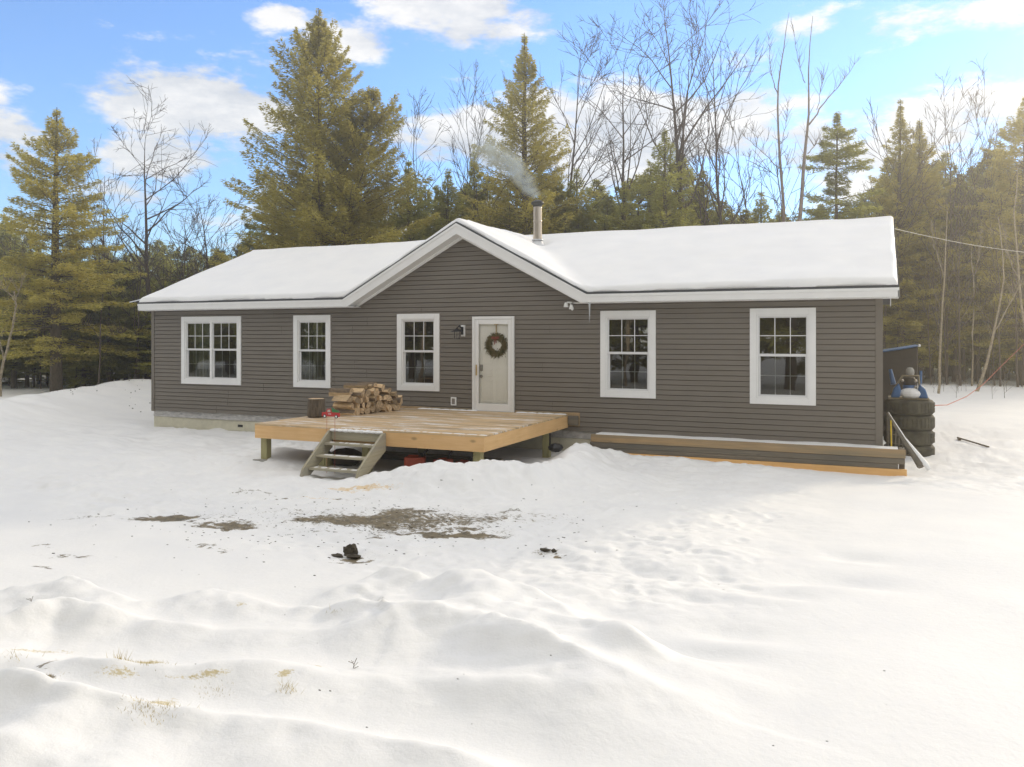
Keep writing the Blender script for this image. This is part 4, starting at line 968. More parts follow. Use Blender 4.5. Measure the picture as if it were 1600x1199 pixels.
def conifer_data(H, Rr, seed, base=.08, levels=None, dens=1.0, droop=.1, rise=.35, power=.8, leaf=.115, gap=.14, trunk_r=None, lean=0.0, second=None, broken=False):
    rs = np.random.RandomState(seed); T = Tubes(); tr = trunk_r or H * .013 + .03
    zs = np.linspace(0, H, 14); wob = np.cumsum(rs.normal(0, .012 * H / 14 * 1.5, (14, 2)), 0); wob[0] = 0
    TP = np.column_stack([wob[:, 0] + lean * zs, wob[:, 1], zs]); T.add(TP, tr * (1 - zs / H) ** .8 + .012, 8)
    leaders = [(TP, base * H, H, Rr, 1.0)]
    if second:
        z0, H2, off, R2 = second; z2 = np.linspace(z0, H2, 10); f = (z2 - z0) / (H2 - z0)
        b = np.array([np.interp(z0, zs, TP[:, i]) for i in range(3)])
        P2 = np.column_stack([b[0] + off[0] * (f ** .6), b[1] + off[1] * f, z2]); T.add(P2, tr * .55 * (1 - f) ** .8 + .012, 6)
        leaders.append((P2, z0 + .1 * (H2 - z0), H2, R2, .9))
    tris = []
    for (LP, zb, zt, R_, _) in leaders:
        nl = levels or int((zt - zb) / .21)
        for li in range(nl):
            f = (li + rs.uniform(-.3, .3)) / nl; f = min(max(f, 0), .995); z = zb + f * (zt - zb)
            prof = ((1 - f) ** power) * min(1, (1 - f) / .20 + .04) * (.55 + .45 * min(1, f / .12)) * (1 + .13 * math.sin(f * 31 + seed) + .08 * math.sin(f * 67 + seed))
            if broken: prof *= .45 + .9 * (math.sin(f * 19 + seed) > -.2)
            nb = rs.randint(4, 7)
            a0 = rs.uniform(0, 6.28)
            for b in range(nb):
                if rs.rand() < gap: continue
                az = a0 + b * 2 * math.pi / nb + rs.uniform(-.4, .4); Lb = max(.07, R_ * prof * (rs.uniform(.62, 1.12) if rs.rand() > .08 else 1.16))
                e0 = (rise * f - droop * (1 - f)) + rs.uniform(-.12, .12) + (.25 if f > .8 else 0)
                s = np.linspace(0, 1, 6); hx = Lb * s * math.cos(e0)
                hz = Lb * s * math.sin(e0) + .22 * Lb * droop * 2 * (s ** 2) * (-1 if f < .6 else 0) + .18 * Lb * rise * s ** 2
                c = np.array([np.interp(z, LP[:, 2], LP[:, i]) for i in range(3)]); ca, sa = math.cos(az), math.sin(az)
                bend = rs.uniform(-.12, .12) * Lb * s ** 2
                P = np.column_stack([c[0] + hx * ca - bend * sa, c[1] + hx * sa + bend * ca, z + hz])
                if Lb > .35: T.add(P[[0, 2, 5]], np.array([.006 + .011 * Lb, .004 + .006 * Lb, .004]), 3)
                n = int(dens * (9 + 105 * Lb ** 1.3) * (.62 + .5 * f))
                K_ = 3 + 4.2 * Lb; ss = rs.uniform(.10, 1, n) ** .75; ss = np.clip((np.round(ss * K_) + rs.normal(0, .17, n)) / K_, .06, 1.03); pp = np.column_stack([np.interp(ss, s, P[:, i]) for i in range(3)])
                wd = (.05 + .33 * Lb * (1.12 - ss)) * np.clip(ss * 3, .3, 1)
                # side shoots: positions snap to discrete shoots so the foliage clumps
                sh = np.round(ss * K_); side = rs.choice([-1, 1], n); lat = np.abs(rs.uniform(0, 1, n)) * wd
                fwd = lat * .55
                px = pp[:, 0] + fwd * ca - side * lat * sa; py = pp[:, 1] + fwd * sa + side * lat * ca
                pz = pp[:, 2] + rs.normal(0, .055, n) - .12 * lat * (1 if f < .7 else 0) + .02 * np.sin(sh * 5.1)
                dirn = np.column_stack([ca - side * sa * .9 + rs.normal(0, .35, n), sa + side * ca * .9 + rs.normal(0, .35, n), rs.normal(-.05, .35, n)])
                dirn /= np.linalg.norm(dirn, axis=1)[:, None]
                nrm = np.column_stack([rs.normal(0, .7, n), rs.normal(0, .7, n), np.ones(n)]); sdv = np.cross(dirn, nrm); sdv /= np.linalg.norm(sdv, axis=1)[:, None] + 1e-9
                ln = leaf * rs.uniform(.6, 1.5, n)[:, None]; wdt = leaf * .22 * rs.uniform(.6, 1.3, n)[:, None]
                p = np.column_stack([px, py, pz])
                tris.append(np.stack([p - sdv * wdt, p + sdv * wdt, p + dirn * ln], 1))
    tv = np.concatenate(tris).reshape(-1, 3)
    return T.get(), tv
def conifer(name, loc, label, group, fol, bark='bark', cat='evergreen tree', rz=0.0, **kw):
    (tv, tf), lv = conifer_data(**kw)
    e = empty(name, loc, label, cat, group); e.rotation_euler = (0, 0, rz)
    npmesh('trunk', tv, tf, M[bark], True, e); npmesh('crown', lv, np.arange(len(lv)).reshape(-1, 3), M[fol], False, e)
    return e
def bare_data(H, seed, spread=.5, r0=None, first=.3, n1=11, twig=1.0, lean=0.0, upright=.5, levels=3, fork=0):
    rs = np.random.RandomState(seed); T = Tubes(); r0 = r0 or .011 * H + .02
    def grow(p, d, Ln, r, lv, rt):
        k = 9 if lv == 0 else (6 if lv == 1 else (5 if lv == 2 else 4)); P = [p.copy()]; q = p.copy(); dd = d.copy()
        for i in range(k - 1):
            dd = dd + rs.normal(0, (.05 if lv == 0 else .13), 3) + np.array([0, 0, upright * (.03 if lv == 0 else .10)]); dd /= np.linalg.norm(dd)
            q = q + dd * Ln / (k - 1); P.append(q.copy())
        P = np.array(P); s = np.linspace(0, 1, k); rad = r + (rt - r) * s ** .9
        T.add(P, rad, 7 if lv == 0 else (4 if lv == 1 else 3))
        if lv >= levels: return
        nch = (n1 if lv == 0 else max(2, int((7 - 1.3 * lv) * twig * rs.uniform(.7, 1.3))))
        for c in range(nch):
            t = (first + (1 - first) * (c + rs.uniform(0, 1)) / nch) if lv == 0 else rs.uniform(.2, 1)
            t = min(t, .98); pos = np.array([np.interp(t, s, P[:, i]) for i in range(3)])
            i0 = min(int(t * (k - 1)), k - 2); td = P[i0 + 1] - P[i0]; td /= np.linalg.norm(td)
            az = rs.uniform(0, 6.28); perp = np.array([math.cos(az), math.sin(az), rs.normal(0, .3)]); perp -= td * perp.dot(td); perp /= np.linalg.norm(perp) + 1e-9
            a = spread * rs.uniform(.6, 1.5); nd = td * math.cos(a) + perp * math.sin(a)
            Lc = Ln * (.42 if lv == 0 else .5) * (1.15 - .6 * t) * rs.uniform(.6, 1.3)
            rc = max(.010, np.interp(t, s, rad) * .66); grow(pos, nd, Lc, rc, lv + 1, .006 if lv else .008)
    d0 = np.array([lean, 0, 1.]); d0 /= np.linalg.norm(d0)
    if fork:
        grow(np.zeros(3), d0, H * .62, r0, 1 if False else 0, r0 * .45)
        # forks
        P = T.V[0].reshape(9, 7, 3).mean(1)
        for s_ in range(fork):
            a = rs.uniform(0, 6.28); nd = np.array([math.cos(a) * .33, math.sin(a) * .33, 1.]); nd /= np.linalg.norm(nd); grow(P[-1 - s_], nd, H * (.42 - .05 * s_), r0 * .5, 0, .008)
    else: grow(np.zeros(3), d0, H, r0, 0, .01)
    return T.get()
def bare(name, loc, label, group=None, bark='bark_grey', rz=0.0, split=True, cat='bare tree', **kw):
    V, Fq = bare_data(**kw); e = empty(name, loc, label, cat, group); e.rotation_euler = (0, 0, rz)
    # the first tube is the trunk (9 rings of 7), the rest are branches
    nt_ = 9 * 7; nf = 8 * 7
    npmesh('trunk', V[:nt_], Fq[:nf], M[bark], True, e); npmesh('branches', V[nt_:], Fq[nf:] - nt_, M[bark], True, e)
    return e
def base_at(u, depth, dx=0):
    p = onD(u, 526, depth); return (p.x, p.y, gz(p.x, p.y) - .12)
def hgt(v, depth, z0): return CZ + (526 - v) * depth / F - z0
def place(u, vtop, depth):
    b = base_at(u, depth); return b, hgt(vtop, depth, b[2])
RZ = TH     # turn so that the tree's own x axis runs across the view
# hero evergreens
b, h = place(88, 168, 33); conifer('cedar_tree', b, 'tall golden green pointed cedar standing alone at the left edge of the yard', None, 'fol_warm', H=h, Rr=3.3, seed=11, base=.13, dens=1.8, droop=.15, rise=.5, power=.62, rz=RZ, trunk_r=.24, cat='cedar tree')
b, h = place(500, 12, 33); conifer('cedar_tree', b, 'tallest twin topped golden cedar rising behind the left roof slope', None, 'fol_warm', H=h, Rr=3.9, seed=23, base=.2, dens=1.9, droop=.0, rise=.85, power=.58, rz=RZ, trunk_r=.32, second=(4.5, h - 3.1, (2.2, .3), 3.3), cat='cedar tree')
b, h = place(822, 52, 36); conifer('cedar_tree', b, 'tall narrow tipped cedar behind the roof to the left of the chimney pipe', None, 'fol_warm', H=h, Rr=3.7, seed=31, base=.25, dens=1.5, droop=.05, rise=.7, power=.88, rz=RZ, trunk_r=.24, cat='cedar tree')
b, h = place(1305, 175, 36); conifer('spruce_tree', b, 'ragged spruce with gaps between its tiers behind the right roof end', None, 'fol_green', H=h, Rr=1.9, seed=43, base=.3, dens=2.2, droop=.10, rise=.15, power=.45, rz=RZ, broken=True, trunk_r=.13, gap=.2, cat='spruce tree')
b, h = place(1407, 155, 40); conifer('cedar_tree', b, 'left and taller of two slim cedars just past the right roof corner', None, 'fol_warm', H=h, Rr=2.3, seed=51, base=.12, dens=1.8, droop=.1, rise=.5, power=.7, rz=RZ, cat='cedar tree')
b, h = place(1436, 185, 41); conifer('cedar_tree', b, 'right and shorter of two slim cedars just past the right roof corner', None, 'fol_warm', H=h, Rr=2.6, seed=52, base=.10, dens=1.8, droop=.1, rise=.4, power=.6, rz=RZ, cat='cedar tree')
b, h = place(1600, 150, 40); conifer('cedar_tree', b, 'big sunlit cedar at the far right edge of the photo', None, 'fol_warm', H=h, Rr=4.0, seed=53, base=.12, dens=1.8, droop=.1, rise=.4, power=.6, rz=RZ, cat='cedar tree')
# smaller hemlocks behind the roof, each with its own place
for (u, vt, d, r, sd, lab) in [(1040, 200, 35, 2.2, 61, 'dark round topped hemlock behind the roof under the biggest bare maple'), (905, 262, 37, 1.9, 62, 'dark hemlock behind the roof just right of the chimney pipe'), (700, 262, 36, 1.8, 63, 'thin hemlock behind the roof above the gable peak'),
                               (745, 235, 38, 1.5, 64, 'thin ragged hemlock showing through the chimney smoke'), (640, 250, 36, 1.9, 65, 'hemlock between the twin topped cedar and the gable'), (975, 285, 36, 2.0, 66, 'hemlock behind the roof midway between chimney pipe and round topped hemlock'),
                               (1100, 262, 38, 1.8, 67, 'hemlock on the right flank of the round topped hemlock'), (1190, 298, 37, 1.7, 68, 'low hemlock behind the right roof left of the pale trunks'), (560, 250, 38, 1.8, 69, 'hemlock behind the right side of the twin topped cedar')]:
    b, h = place(u, vt, d); conifer('hemlock_tree', b, lab, None, 'fol_green', H=h, Rr=r, seed=sd, base=.1, dens=1.5, droop=.05, rise=.45, power=.5, rz=RZ, cat='hemlock tree')
# filler evergreens: five shapes, copied
fill = []
for i, kw in enumerate([dict(H=9.5, Rr=2.3, power=.45, base=.20), dict(H=8.2, Rr=2.1, power=.5, base=.12), dict(H=10.5, Rr=2.2, power=.6, base=.25), dict(H=7.0, Rr=2.2, power=.4, base=.10), dict(H=9.0, Rr=2.6, power=.5, base=.28)]):
    fill.append([kw['H'], conifer('hemlock_tree', (0, 0, 0), 'x', 'x', 'fol_dark', seed=80 + i, dens=1.25, leaf=.17, droop=.12, rise=.3, cat='hemlock tree', **kw), False])
ZONES = {
    'left': ('bushy dark hemlock in the woods left of the house', 'hemlocks in the woods left of the house', [(u, vt, d) for u, vt, d in
        [(40, 520, 36), (90, 530, 38), (200, 540, 37), (235, 500, 38), (150, 540, 39), (0, 540, 38), (-60, 330, 42), (-20, 400, 38), (20, 360, 44), (60, 380, 40), (118, 390, 40), (150, 420, 37), (185, 400, 42), (215, 430, 38), (250, 395, 44), (285, 405, 40), (320, 400, 46), (350, 385, 42), (380, 375, 45), (5, 330, 52), (55, 350, 54), (110, 360, 50), (165, 370, 55), (205, 380, 49), (245, 380, 56), (300, 390, 52), (340, 385, 57), (-90, 360, 50), (395, 350, 40),
         (170, 455, 35), (210, 470, 35.5), (128, 470, 35), (20, 470, 35), (-30, 440, 35)]]),
    'mid': ('dense dark hemlock in the row behind the roof', 'hemlocks in the row behind the roof', [(u, vt, d) for u, vt, d in
        [(430, 280, 40), (470, 260, 43), (530, 240, 42), (590, 300, 40), (620, 320, 38), (665, 285, 41), (690, 310, 37), (730, 290, 42), (765, 280, 39), (800, 265, 43), (845, 255, 41), (870, 275, 38), (930, 275, 43), (950, 300, 39), (1000, 270, 42), (1020, 255, 39), (1065, 245, 42), (1085, 280, 38), (1130, 310, 41), (1160, 325, 39), (1215, 325, 42), (1150, 320, 46), (720, 330, 36), (800, 320, 36), (880, 320, 36), (950, 330, 36), (1020, 320, 36), (1280, 320, 42), (1330, 310, 43)]]),
    'right': ('bushy dark hemlock in the woods right of the house', 'hemlocks in the woods right of the house', [(u, vt, d) for u, vt, d in
        [(1730, 250, 47), (1790, 270, 50), (1850, 260, 48), (1920, 270, 51), (2000, 260, 52), (1760, 300, 54), (1545, 235, 46), (1565, 215, 48), (1520, 265, 47), (1475, 245, 48), (1640, 200, 46), (1400, 265, 45), (1440, 480, 50), (1500, 470, 51), (1560, 480, 49), (1610, 470, 50), (1530, 500, 55), (1470, 500, 56), (1590, 500, 57), (1400, 500, 47), (1360, 300, 46), (1385, 260, 47), (1450, 270, 46), (1480, 300, 49), (1500, 280, 45), (1530, 310, 48), (1555, 270, 47), (1590, 250, 49), (1620, 240, 45), (1650, 260, 48), (1420, 240, 53), (1470, 290, 55), (1520, 290, 54), (1570, 260, 56), (1620, 250, 57), (1370, 330, 44), (1440, 330, 44.5), (1690, 260, 50), (1500, 350, 60), (1400, 300, 60), (1600, 330, 62)]]),
}
r3 = random.Random(5)
for key, (lab, grp, lst) in ZONES.items():
    for (u, vt, d) in lst:
        b, h = place(u + r3.uniform(-6, 6), vt + r3.uniform(-10, 14), d); k = r3.randrange(5)
        o = fill[k][1] if not fill[k][2] else copy_tree(fill[k][1]); fill[k][2] = True
        o.location = b; s = h / fill[k][0]; o.scale = (max(.75, s ** .5) * r3.uniform(.9, 1.1),) * 2 + (s,); o.rotation_euler = (0, 0, r3.uniform(0, 6.28)); tag(o, lab, 'hemlock tree', grp)
# bare hardwoods
b, h = place(230, 225, 37); bare('maple_tree', b, 'bare spreading maple between the left cedar and the tall twin topped cedar', H=h, seed=3, spread=.75, r0=.17, first=.35, n1=16, twig=1.1, upright=.3)
b, h = place(335, 318, 38); bare('maple_tree', b, 'low bare bushy maple above the left roof slope', H=h, seed=5, spread=.5, r0=.09, first=.3, n1=14, twig=1.0, upright=.5)
b, h = place(185, 270, 40); bare('maple_tree', b, 'thin bare maple leaning close behind the left cedar', H=h, seed=6, spread=.5, r0=.10, first=.3, n1=12, twig=.9, lean=-.1, upright=.4)
b, h = place(1075, 35, 36); bare('maple_tree', b, 'largest bare maple reaching high into the sky behind the roof', H=h, seed=9, spread=.62, r0=.22, first=.42, n1=17, twig=1.15, upright=.75, rz=RZ)
b, h = place(890, 100, 38); bare('maple_tree', b, 'bare maple rising right beside the narrow tipped cedar', H=h, seed=12, spread=.5, r0=.14, first=.4, n1=14, twig=1.1, upright=.6)
b, h = place(925, 130, 39); False and bare('maple_tree', b, 'slender bare maple second to the right of the narrow tipped cedar', H=h, seed=13, spread=.55, r0=.12, first=.4, n1=14, twig=1.0, upright=.6)
b, h = place(968, 105, 37); bare('maple_tree', b, 'bare maple with a wide fan of twigs left of the largest bare maple', H=h, seed=14, spread=.6, r0=.15, first=.42, n1=15, twig=1.1, upright=.6)
b, h = place(1010, 150, 40); False and bare('maple_tree', b, 'thin bare maple close to the left of the largest bare maple', H=h, seed=15, spread=.5, r0=.10, first=.35, n1=13, twig=1.0, upright=.6)
b, h = place(1135, 95, 38); bare('maple_tree', b, 'bare maple with upswept branches right of the largest bare maple', H=h, seed=16, spread=.5, r0=.14, first=.35, n1=15, twig=1.0, upright=.7)
b, h = place(1165, 210, 39); bare('maple_tree', b, 'shorter bare maple between the upswept one and the two pale trunks', H=h, seed=17, spread=.5, r0=.09, first=.3, n1=13, twig=1.0, upright=.6)
b, h = place(700, 165, 40); bare('maple_tree', b, 'bare maple over the gable peak left of the smoke', H=h, seed=18, spread=.5, r0=.10, first=.4, n1=14, twig=1.0, upright=.6)
b, h = place(665, 205, 38); bare('maple_tree', b, 'thin bare maple between the twin topped cedar and the gable peak', H=h, seed=19, spread=.5, r0=.08, first=.4, n1=12, twig=.9, upright=.6)
b, h = place(1490, 205, 42); bare('maple_tree', b, 'sunlit bare maple between the slim cedars and the far right cedar', H=h, seed=20, spread=.45, r0=.12, first=.35, n1=15, twig=1.1, upright=.6)
b, h = place(1525, 225, 43); bare('maple_tree', b, 'second sunlit bare maple, nearer the far right cedar', H=h, seed=22, spread=.45, r0=.11, first=.35, n1=15, twig=1.0, upright=.6)
b, h = place(1378, 250, 40); bare('maple_tree', b, 'thin bare maple between the ragged spruce and the slim cedars', H=h, seed=24, spread=.45, r0=.08, first=.35, n1=13, twig=1.0, upright=.6)
# two tall pale trunks, drawn limb by limb from their lean and forks
def limb_tree(loc_u, depth, limbs, label, bark='bark_birch', seed=0, twigs=22):
    b = base_at(loc_u, depth); e = empty('birch_tree', b, label, 'birch tree'); rs = np.random.RandomState(seed); off = Vector(b)
    B = Tubes()
    for i, (pts, r0, r1, dd) in enumerate(limbs):
        P = [Vector(onD(u, v, depth + dd * j / max(1, len(pts) - 1))) - off for j, (u, v) in enumerate(pts)]
        if i == 0: P = [Vector((P[0].x, P[0].y, 0))] + P
        P = np.array([tuple(p) for p in P]); m = 12; s = np.linspace(0, 1, len(P)); ss = np.linspace(0, 1, m)
        Q = np.column_stack([np.interp(ss, s, P[:, k]) for k in range(3)]); Q[1:-1] += rs.normal(0, .02, (m - 2, 3))
        rad = (r0 + (r1 - r0) * ss) * .78
        if i == 0: T0 = Tubes(); T0.add(Q, rad, 8); v_, f_ = T0.get(); npmesh('trunk', v_, f_, M[bark], True, e)
        else: B.add(Q, rad, 5)
        for _ in range(twigs if i else twigs // 2):
            t = rs.uniform(.35, 1); p = np.array([np.interp(t, ss, Q[:, k]) for k in range(3)]); a = rs.uniform(0, 6.28)
            d = np.array([math.cos(a) * .55, math.sin(a) * .55, 1.]); l = rs.uniform(.3, 1.1) * (1.3 - t); q = p + d * l * .6; q2 = q + (d + rs.normal(0, .3, 3)) * l * .5
            B.add(np.array([p, q, q2]), np.array([.009, .006, .003]), 3)
    v_, f_ = B.get(); npmesh('branches', v_, f_, M[bark], True, e)
    return e
limb_tree(1249, 35, [([(1249, 335), (1257, 245), (1264, 190), (1262, 120), (1270, 25)], .13, .012, 0), ([(1264, 195), (1285, 165), (1310, 135), (1345, 90)], .05, .008, 1.5), ([(1258, 130), (1248, 100), (1238, 40)], .025, .006, -1), ([(1262, 240), (1275, 225), (1290, 220)], .03, .008, .5), ([(1276, 172), (1283, 140), (1288, 110)], .02, .006, -.5)],
          'tall pale trunk with a long right-hand fork, standing left of the ragged spruce', bark='bark_pale', seed=1)
limb_tree(1224, 36, [([(1224, 335), (1220, 260), (1215, 190), (1217, 120), (1226, 70), (1233, 20)], .10, .010, 0), ([(1216, 150), (1204, 115), (1201, 55)], .035, .006, 1), ([(1221, 268), (1195, 240), (1160, 210)], .03, .008, -1), ([(1217, 235), (1228, 195), (1232, 160)], .025, .006, .5)],
          'slim pale trunk forked near its top, left of the tallest pale trunk', bark='bark_pale', seed=2)
limb_tree(10, 30, [([(0, 590), (8, 555), (18, 520), (24, 480), (22, 455)], .075, .03, 0), ([(22, 470), (12, 455), (-5, 448)], .03, .008, 0), ([(23, 475), (32, 450), (36, 430)], .025, .006, 0), ([(6, 560), (0, 535), (-8, 510)], .04, .01, 0)], 'small crooked yellowish birch at the left edge of the photo', seed=4, twigs=12)
limb_tree(1520, 33, [([(1518, 642), (1528, 610), (1540, 575), (1552, 530), (1562, 480), (1570, 420), (1560, 340)], .11, .02, 0), ([(1556, 515), (1580, 470), (1600, 440)], .04, .01, 1)], 'leaning pale birch with its foot in the snow right of the tyres', seed=5)
limb_tree(1467, 32, [([(1466, 625), (1469, 560), (1472, 480), (1476, 400), (1480, 330)], .075, .02, 0), ([(1474, 430), (1460, 390), (1455, 350)], .025, .006, 0)], 'straight slim birch in the snow just right of the tyre stack', seed=6)
limb_tree(1519, 37, [([(1518, 610), (1520, 540), (1522, 450), (1518, 380)], .07, .02, 0), ([(1521, 440), (1530, 400), (1533, 360)], .02, .006, 0)], 'straight thin birch directly behind the leaning one', seed=7)
limb_tree(1598, 34, [([(1606, 560), (1599, 500), (1592, 430), (1585, 340), (1590, 260)], .10, .02, 0), ([(1594, 440), (1575, 400), (1565, 350)], .03, .006, 0)], 'grey birch trunk cut by the right edge of the photo', seed=8)
limb_tree(157, 32.5, [([(154, 616), (155, 570), (156, 520), (160, 460)], .055, .02, 0), ([(156, 530), (140, 510), (122, 505)], .015, .005, 0), ([(156, 535), (180, 522), (196, 518)], .015, .005, 0)], 'thin pale young birch in front of the dark woods near the left house corner', bark='bark_grey', seed=9)
# thin understorey trunks in the woods: a few shapes copied
poles = []
for i in range(4): poles.append([bare('sapling', (0, 0, 0), 'x', 'x', 'bark_grey', H=6.5, seed=130 + i, spread=.6, r0=.045, first=.25, n1=12, twig=.8, levels=2, upright=.4, cat='sapling'), False])
def sap(u, d, s, lab, grp):
    k = r3.randrange(4); o = poles[k][0] if not poles[k][1] else copy_tree(poles[k][0]); poles[k][1] = True
    o.location = base_at(u, d); o.scale = (s * r3.uniform(.8, 1.2),) * 2 + (s,); o.rotation_euler = (0, 0, r3.uniform(0, 6.28)); tag(o, lab, 'sapling', grp)
for i in range(34): sap(r3.uniform(-20, 240), r3.uniform(34, 43), r3.uniform(.5, 1.1), 'thin leafless sapling at the edge of the woods left of the house', 'saplings left of the house')
for i in range(44): sap(r3.uniform(1378, 1640), r3.uniform(37, 50), r3.uniform(.5, 1.3), 'thin leafless sapling at the edge of the woods right of the house', 'saplings right of the house')
for i in range(16): sap(r3.uniform(1455, 1610), r3.uniform(29, 37), r3.uniform(.08, .2), 'knee high leafless shoot in the snow before the right hand woods', 'shoots in the snow at the right')
for i in range(10): sap(r3.uniform(600, 1250), r3.uniform(36, 42), r3.uniform(1.1, 1.7), 'thin leafless sapling showing between the evergreens behind the roof', 'saplings behind the roof')
for i in range(10): sap(r3.uniform(250, 390), r3.uniform(37, 42), r3.uniform(.9, 1.25), 'thin leafless sapling above the left roof slope', 'saplings above the left roof')
# trees across the road, seen in the window panes only
for i in range(36):
    x = -26 + i * 1.9 + r3.uniform(-.8, .8); y = r3.uniform(-29, -24); k = r3.choice((1, 3, 3)); o = copy_tree(fill[k][1]); o.location = (x, y, gz(x, y) - .1); s = r3.uniform(1.7, 2.3); o.scale = (s * .85, s * .85, s); tag(o, 'dark hemlock of the woods facing the house front, seen mirrored in the windows', 'hemlock tree', 'hemlocks mirrored in the windows')
for i in range(16):
    x = -18 + i * 3.4 + r3.uniform(-1.2, 1.2); y = r3.uniform(-24, -21.5); k = r3.randrange(4); o = copy_tree(poles[k][0]); o.location = (x, y, gz(x, y) - .1); o.scale = (2.2, 2.2, 1.6); o.rotation_euler = (0, 0, r3.uniform(0, 6)); tag(o, 'pale bare birch facing the house front, seen mirrored in the windows', 'birch tree', 'birches mirrored in the windows')
    for ch_ in o.children: ch_.material_slots[0].link = 'OBJECT'; ch_.material_slots[0].material = M['bark_birch']
# far wood that reads as one mass
rs = np.random.RandomState(77); n = 150000
a = rs.uniform(R(-75), R(60), n); dist = rs.uniform(60, 95, n)
px_, py_ = CX + dist * np.sin(a) , CY + dist * np.cos(a)
top = 6.2 + 2.2 * vnoise(px_ / 2.2, py_ / 2.2, 8) * 2
pz_ = rs.uniform(0, 1, n) ** .9 * top
dv = rs.normal(0, 1, (n, 3)); dv /= np.linalg.norm(dv, axis=1)[:, None]; sv = np.cross(dv, rs.normal(0, 1, (n, 3))); sv /= np.linalg.norm(sv, axis=1)[:, None]
pp_ = np.column_stack([px_, py_, pz_]); V = np.stack([pp_ - sv * .12, pp_ + sv * .12, pp_ + dv * .6], 1).reshape(-1, 3)
tag(npmesh('far_woods', V, np.arange(len(V)).reshape(-1, 3), M['fol_dark']), 'far dark evergreen woods seen between the nearer trees', 'woods', kind='stuff')
# fallen twigs
for (u, v, l, lab) in [(552, 1050, .06, 'small upright twig sticking out of the smooth foreground snow'), (48, 950, .06, 'thin curved twig on the snow bank at the left edge')]:
    p = onZ(u, v, .05); mb = MB(); z = gz(p.x, p.y)
    mb.tube([(p.x, p.y, z), (p.x + .01, p.y, z + l * .6), (p.x + .03, p.y, z + l * 1.3)], .0025, 4)
    for k_ in range(5): a_ = k_ * 1.3; mb.tube([(p.x + .005, p.y, z + l * .2 * k_), (p.x + .005 + .04 * math.cos(a_), p.y + .04 * math.sin(a_), z + l * .2 * k_ + .02)], .0018, 4)
    tag(mb.build('twig', M['twig']), lab, 'twig')

# ------------------------------------------------------------------ smoke
SM = [((10.13, 3.2, 6.07), .07), ((9.95, 3.25, 6.27), .16), ((9.70, 3.3, 6.55), .24), ((9.42, 3.4, 6.90), .30), ((9.20, 3.5, 7.25), .36), ((8.85, 3.6, 7.55), .50), ((8.35, 3.7, 7.70), .45), ((8.0, 3.7, 7.85), .25), ((7.8, 3.7, 7.9), .02)]
mb = MB(); mb.tube([p for p, r in SM], [r * 1.6 + .05 for p, r in SM], 16); smo = mb.build('smoke', M['snow'])
m, t, o = nt('wood_smoke'); pv = t.nodes.new('ShaderNodeVolumePrincipled'); pv.inputs['Color'].default_value = (.84, .96, 1.0, 1); pv.inputs['Anisotropy'].default_value = .3
nz = noise(t, 2.6, 6, .68, stretch=(1, 1, 1)); nz2 = ramp(t, nz, [(.38, 0), (.68, 1)])
tc = t.nodes.new('ShaderNodeTexCoord'); sp = t.nodes.new('ShaderNodeSeparateXYZ'); L(t, tc.outputs['Object'], sp.inputs[0])
mr = t.nodes.new('ShaderNodeMapRange'); mr.inputs[1].default_value = 6.05; mr.inputs[2].default_value = 7.9; mr.inputs[3].default_value = 5.5; mr.inputs[4].default_value = 1.1; L(t, sp.outputs[2], mr.inputs[0])
mx_ = t.nodes.new('ShaderNodeMapRange'); mx_.interpolation_type = 'SMOOTHSTEP'; mx_.inputs[1].default_value = 7.8; mx_.inputs[2].default_value = 9.0; L(t, sp.outputs[0], mx_.inputs[0])
mu = t.nodes.new('ShaderNodeMath'); mu.operation = 'MULTIPLY'; L(t, nz2, mu.inputs[0]); L(t, mr.outputs[0], mu.inputs[1])
def vm(op, a, b=None, sc=None):
    n = t.nodes.new('ShaderNodeVectorMath'); n.operation = op
    for i, v in enumerate((a, b)):
        if v is None: continue
        if hasattr(v, 'links'): L(t, v, n.inputs[i])
        else: n.inputs[i].default_value = v
    if sc is not None: L(t, sc, n.inputs['Scale'])
    return n
def mm(op, a, b, c=None, clamp=False):
    n = t.nodes.new('ShaderNodeMath'); n.operation = op; n.use_clamp = clamp
    for i, v in enumerate((a, b, c)):
        if v is None: continue
        if hasattr(v, 'links'): L(t, v, n.inputs[i])
        else: n.inputs[i].default_value = v
    return n.outputs[0]
wn = t.nodes.new('ShaderNodeTexNoise'); wn.inputs['Scale'].default_value = 2.2; wn.inputs['Detail'].default_value = 4; L(t, tc.outputs['Object'], wn.inputs['Vector'])
wv = vm('SCALE', vm('SUBTRACT', wn.outputs['Color'], (.5, .5, .5)).outputs[0]); wv.inputs['Scale'].default_value = .55
P_ = vm('ADD', tc.outputs['Object'], wv.outputs[0]).outputs[0]
def segfall(A, B, ra, rb):
    A, B = Vector(A), Vector(B); D = B - A
    pa = vm('SUBTRACT', P_, tuple(A)).outputs[0]; dt = vm('DOT_PRODUCT', pa, tuple(D)).outputs['Value']
    h_ = mm('DIVIDE', dt, D.length_squared, clamp=True)
    cl = vm('SCALE', tuple(D), None, h_).outputs[0]; d_ = vm('LENGTH', vm('SUBTRACT', pa, cl).outputs[0]).outputs['Value']
    return mm('SUBTRACT', 1.0, mm('DIVIDE', d_, mm('MULTIPLY_ADD', h_, rb - ra, ra)), clamp=True)
fall = mm('MAXIMUM', segfall((10.13, 3.2, 6.05), (9.25, 3.45, 7.15), .10, .42), mm('MULTIPLY', segfall((9.25, 3.45, 7.15), (8.45, 3.65, 7.65), .42, .55), .8))
fall = mm('MULTIPLY', fall, 2.0)
L(t, mm('MULTIPLY', mu.outputs[0], fall), pv.inputs['Density']); L(t, pv.outputs[0], o.inputs['Volume'])
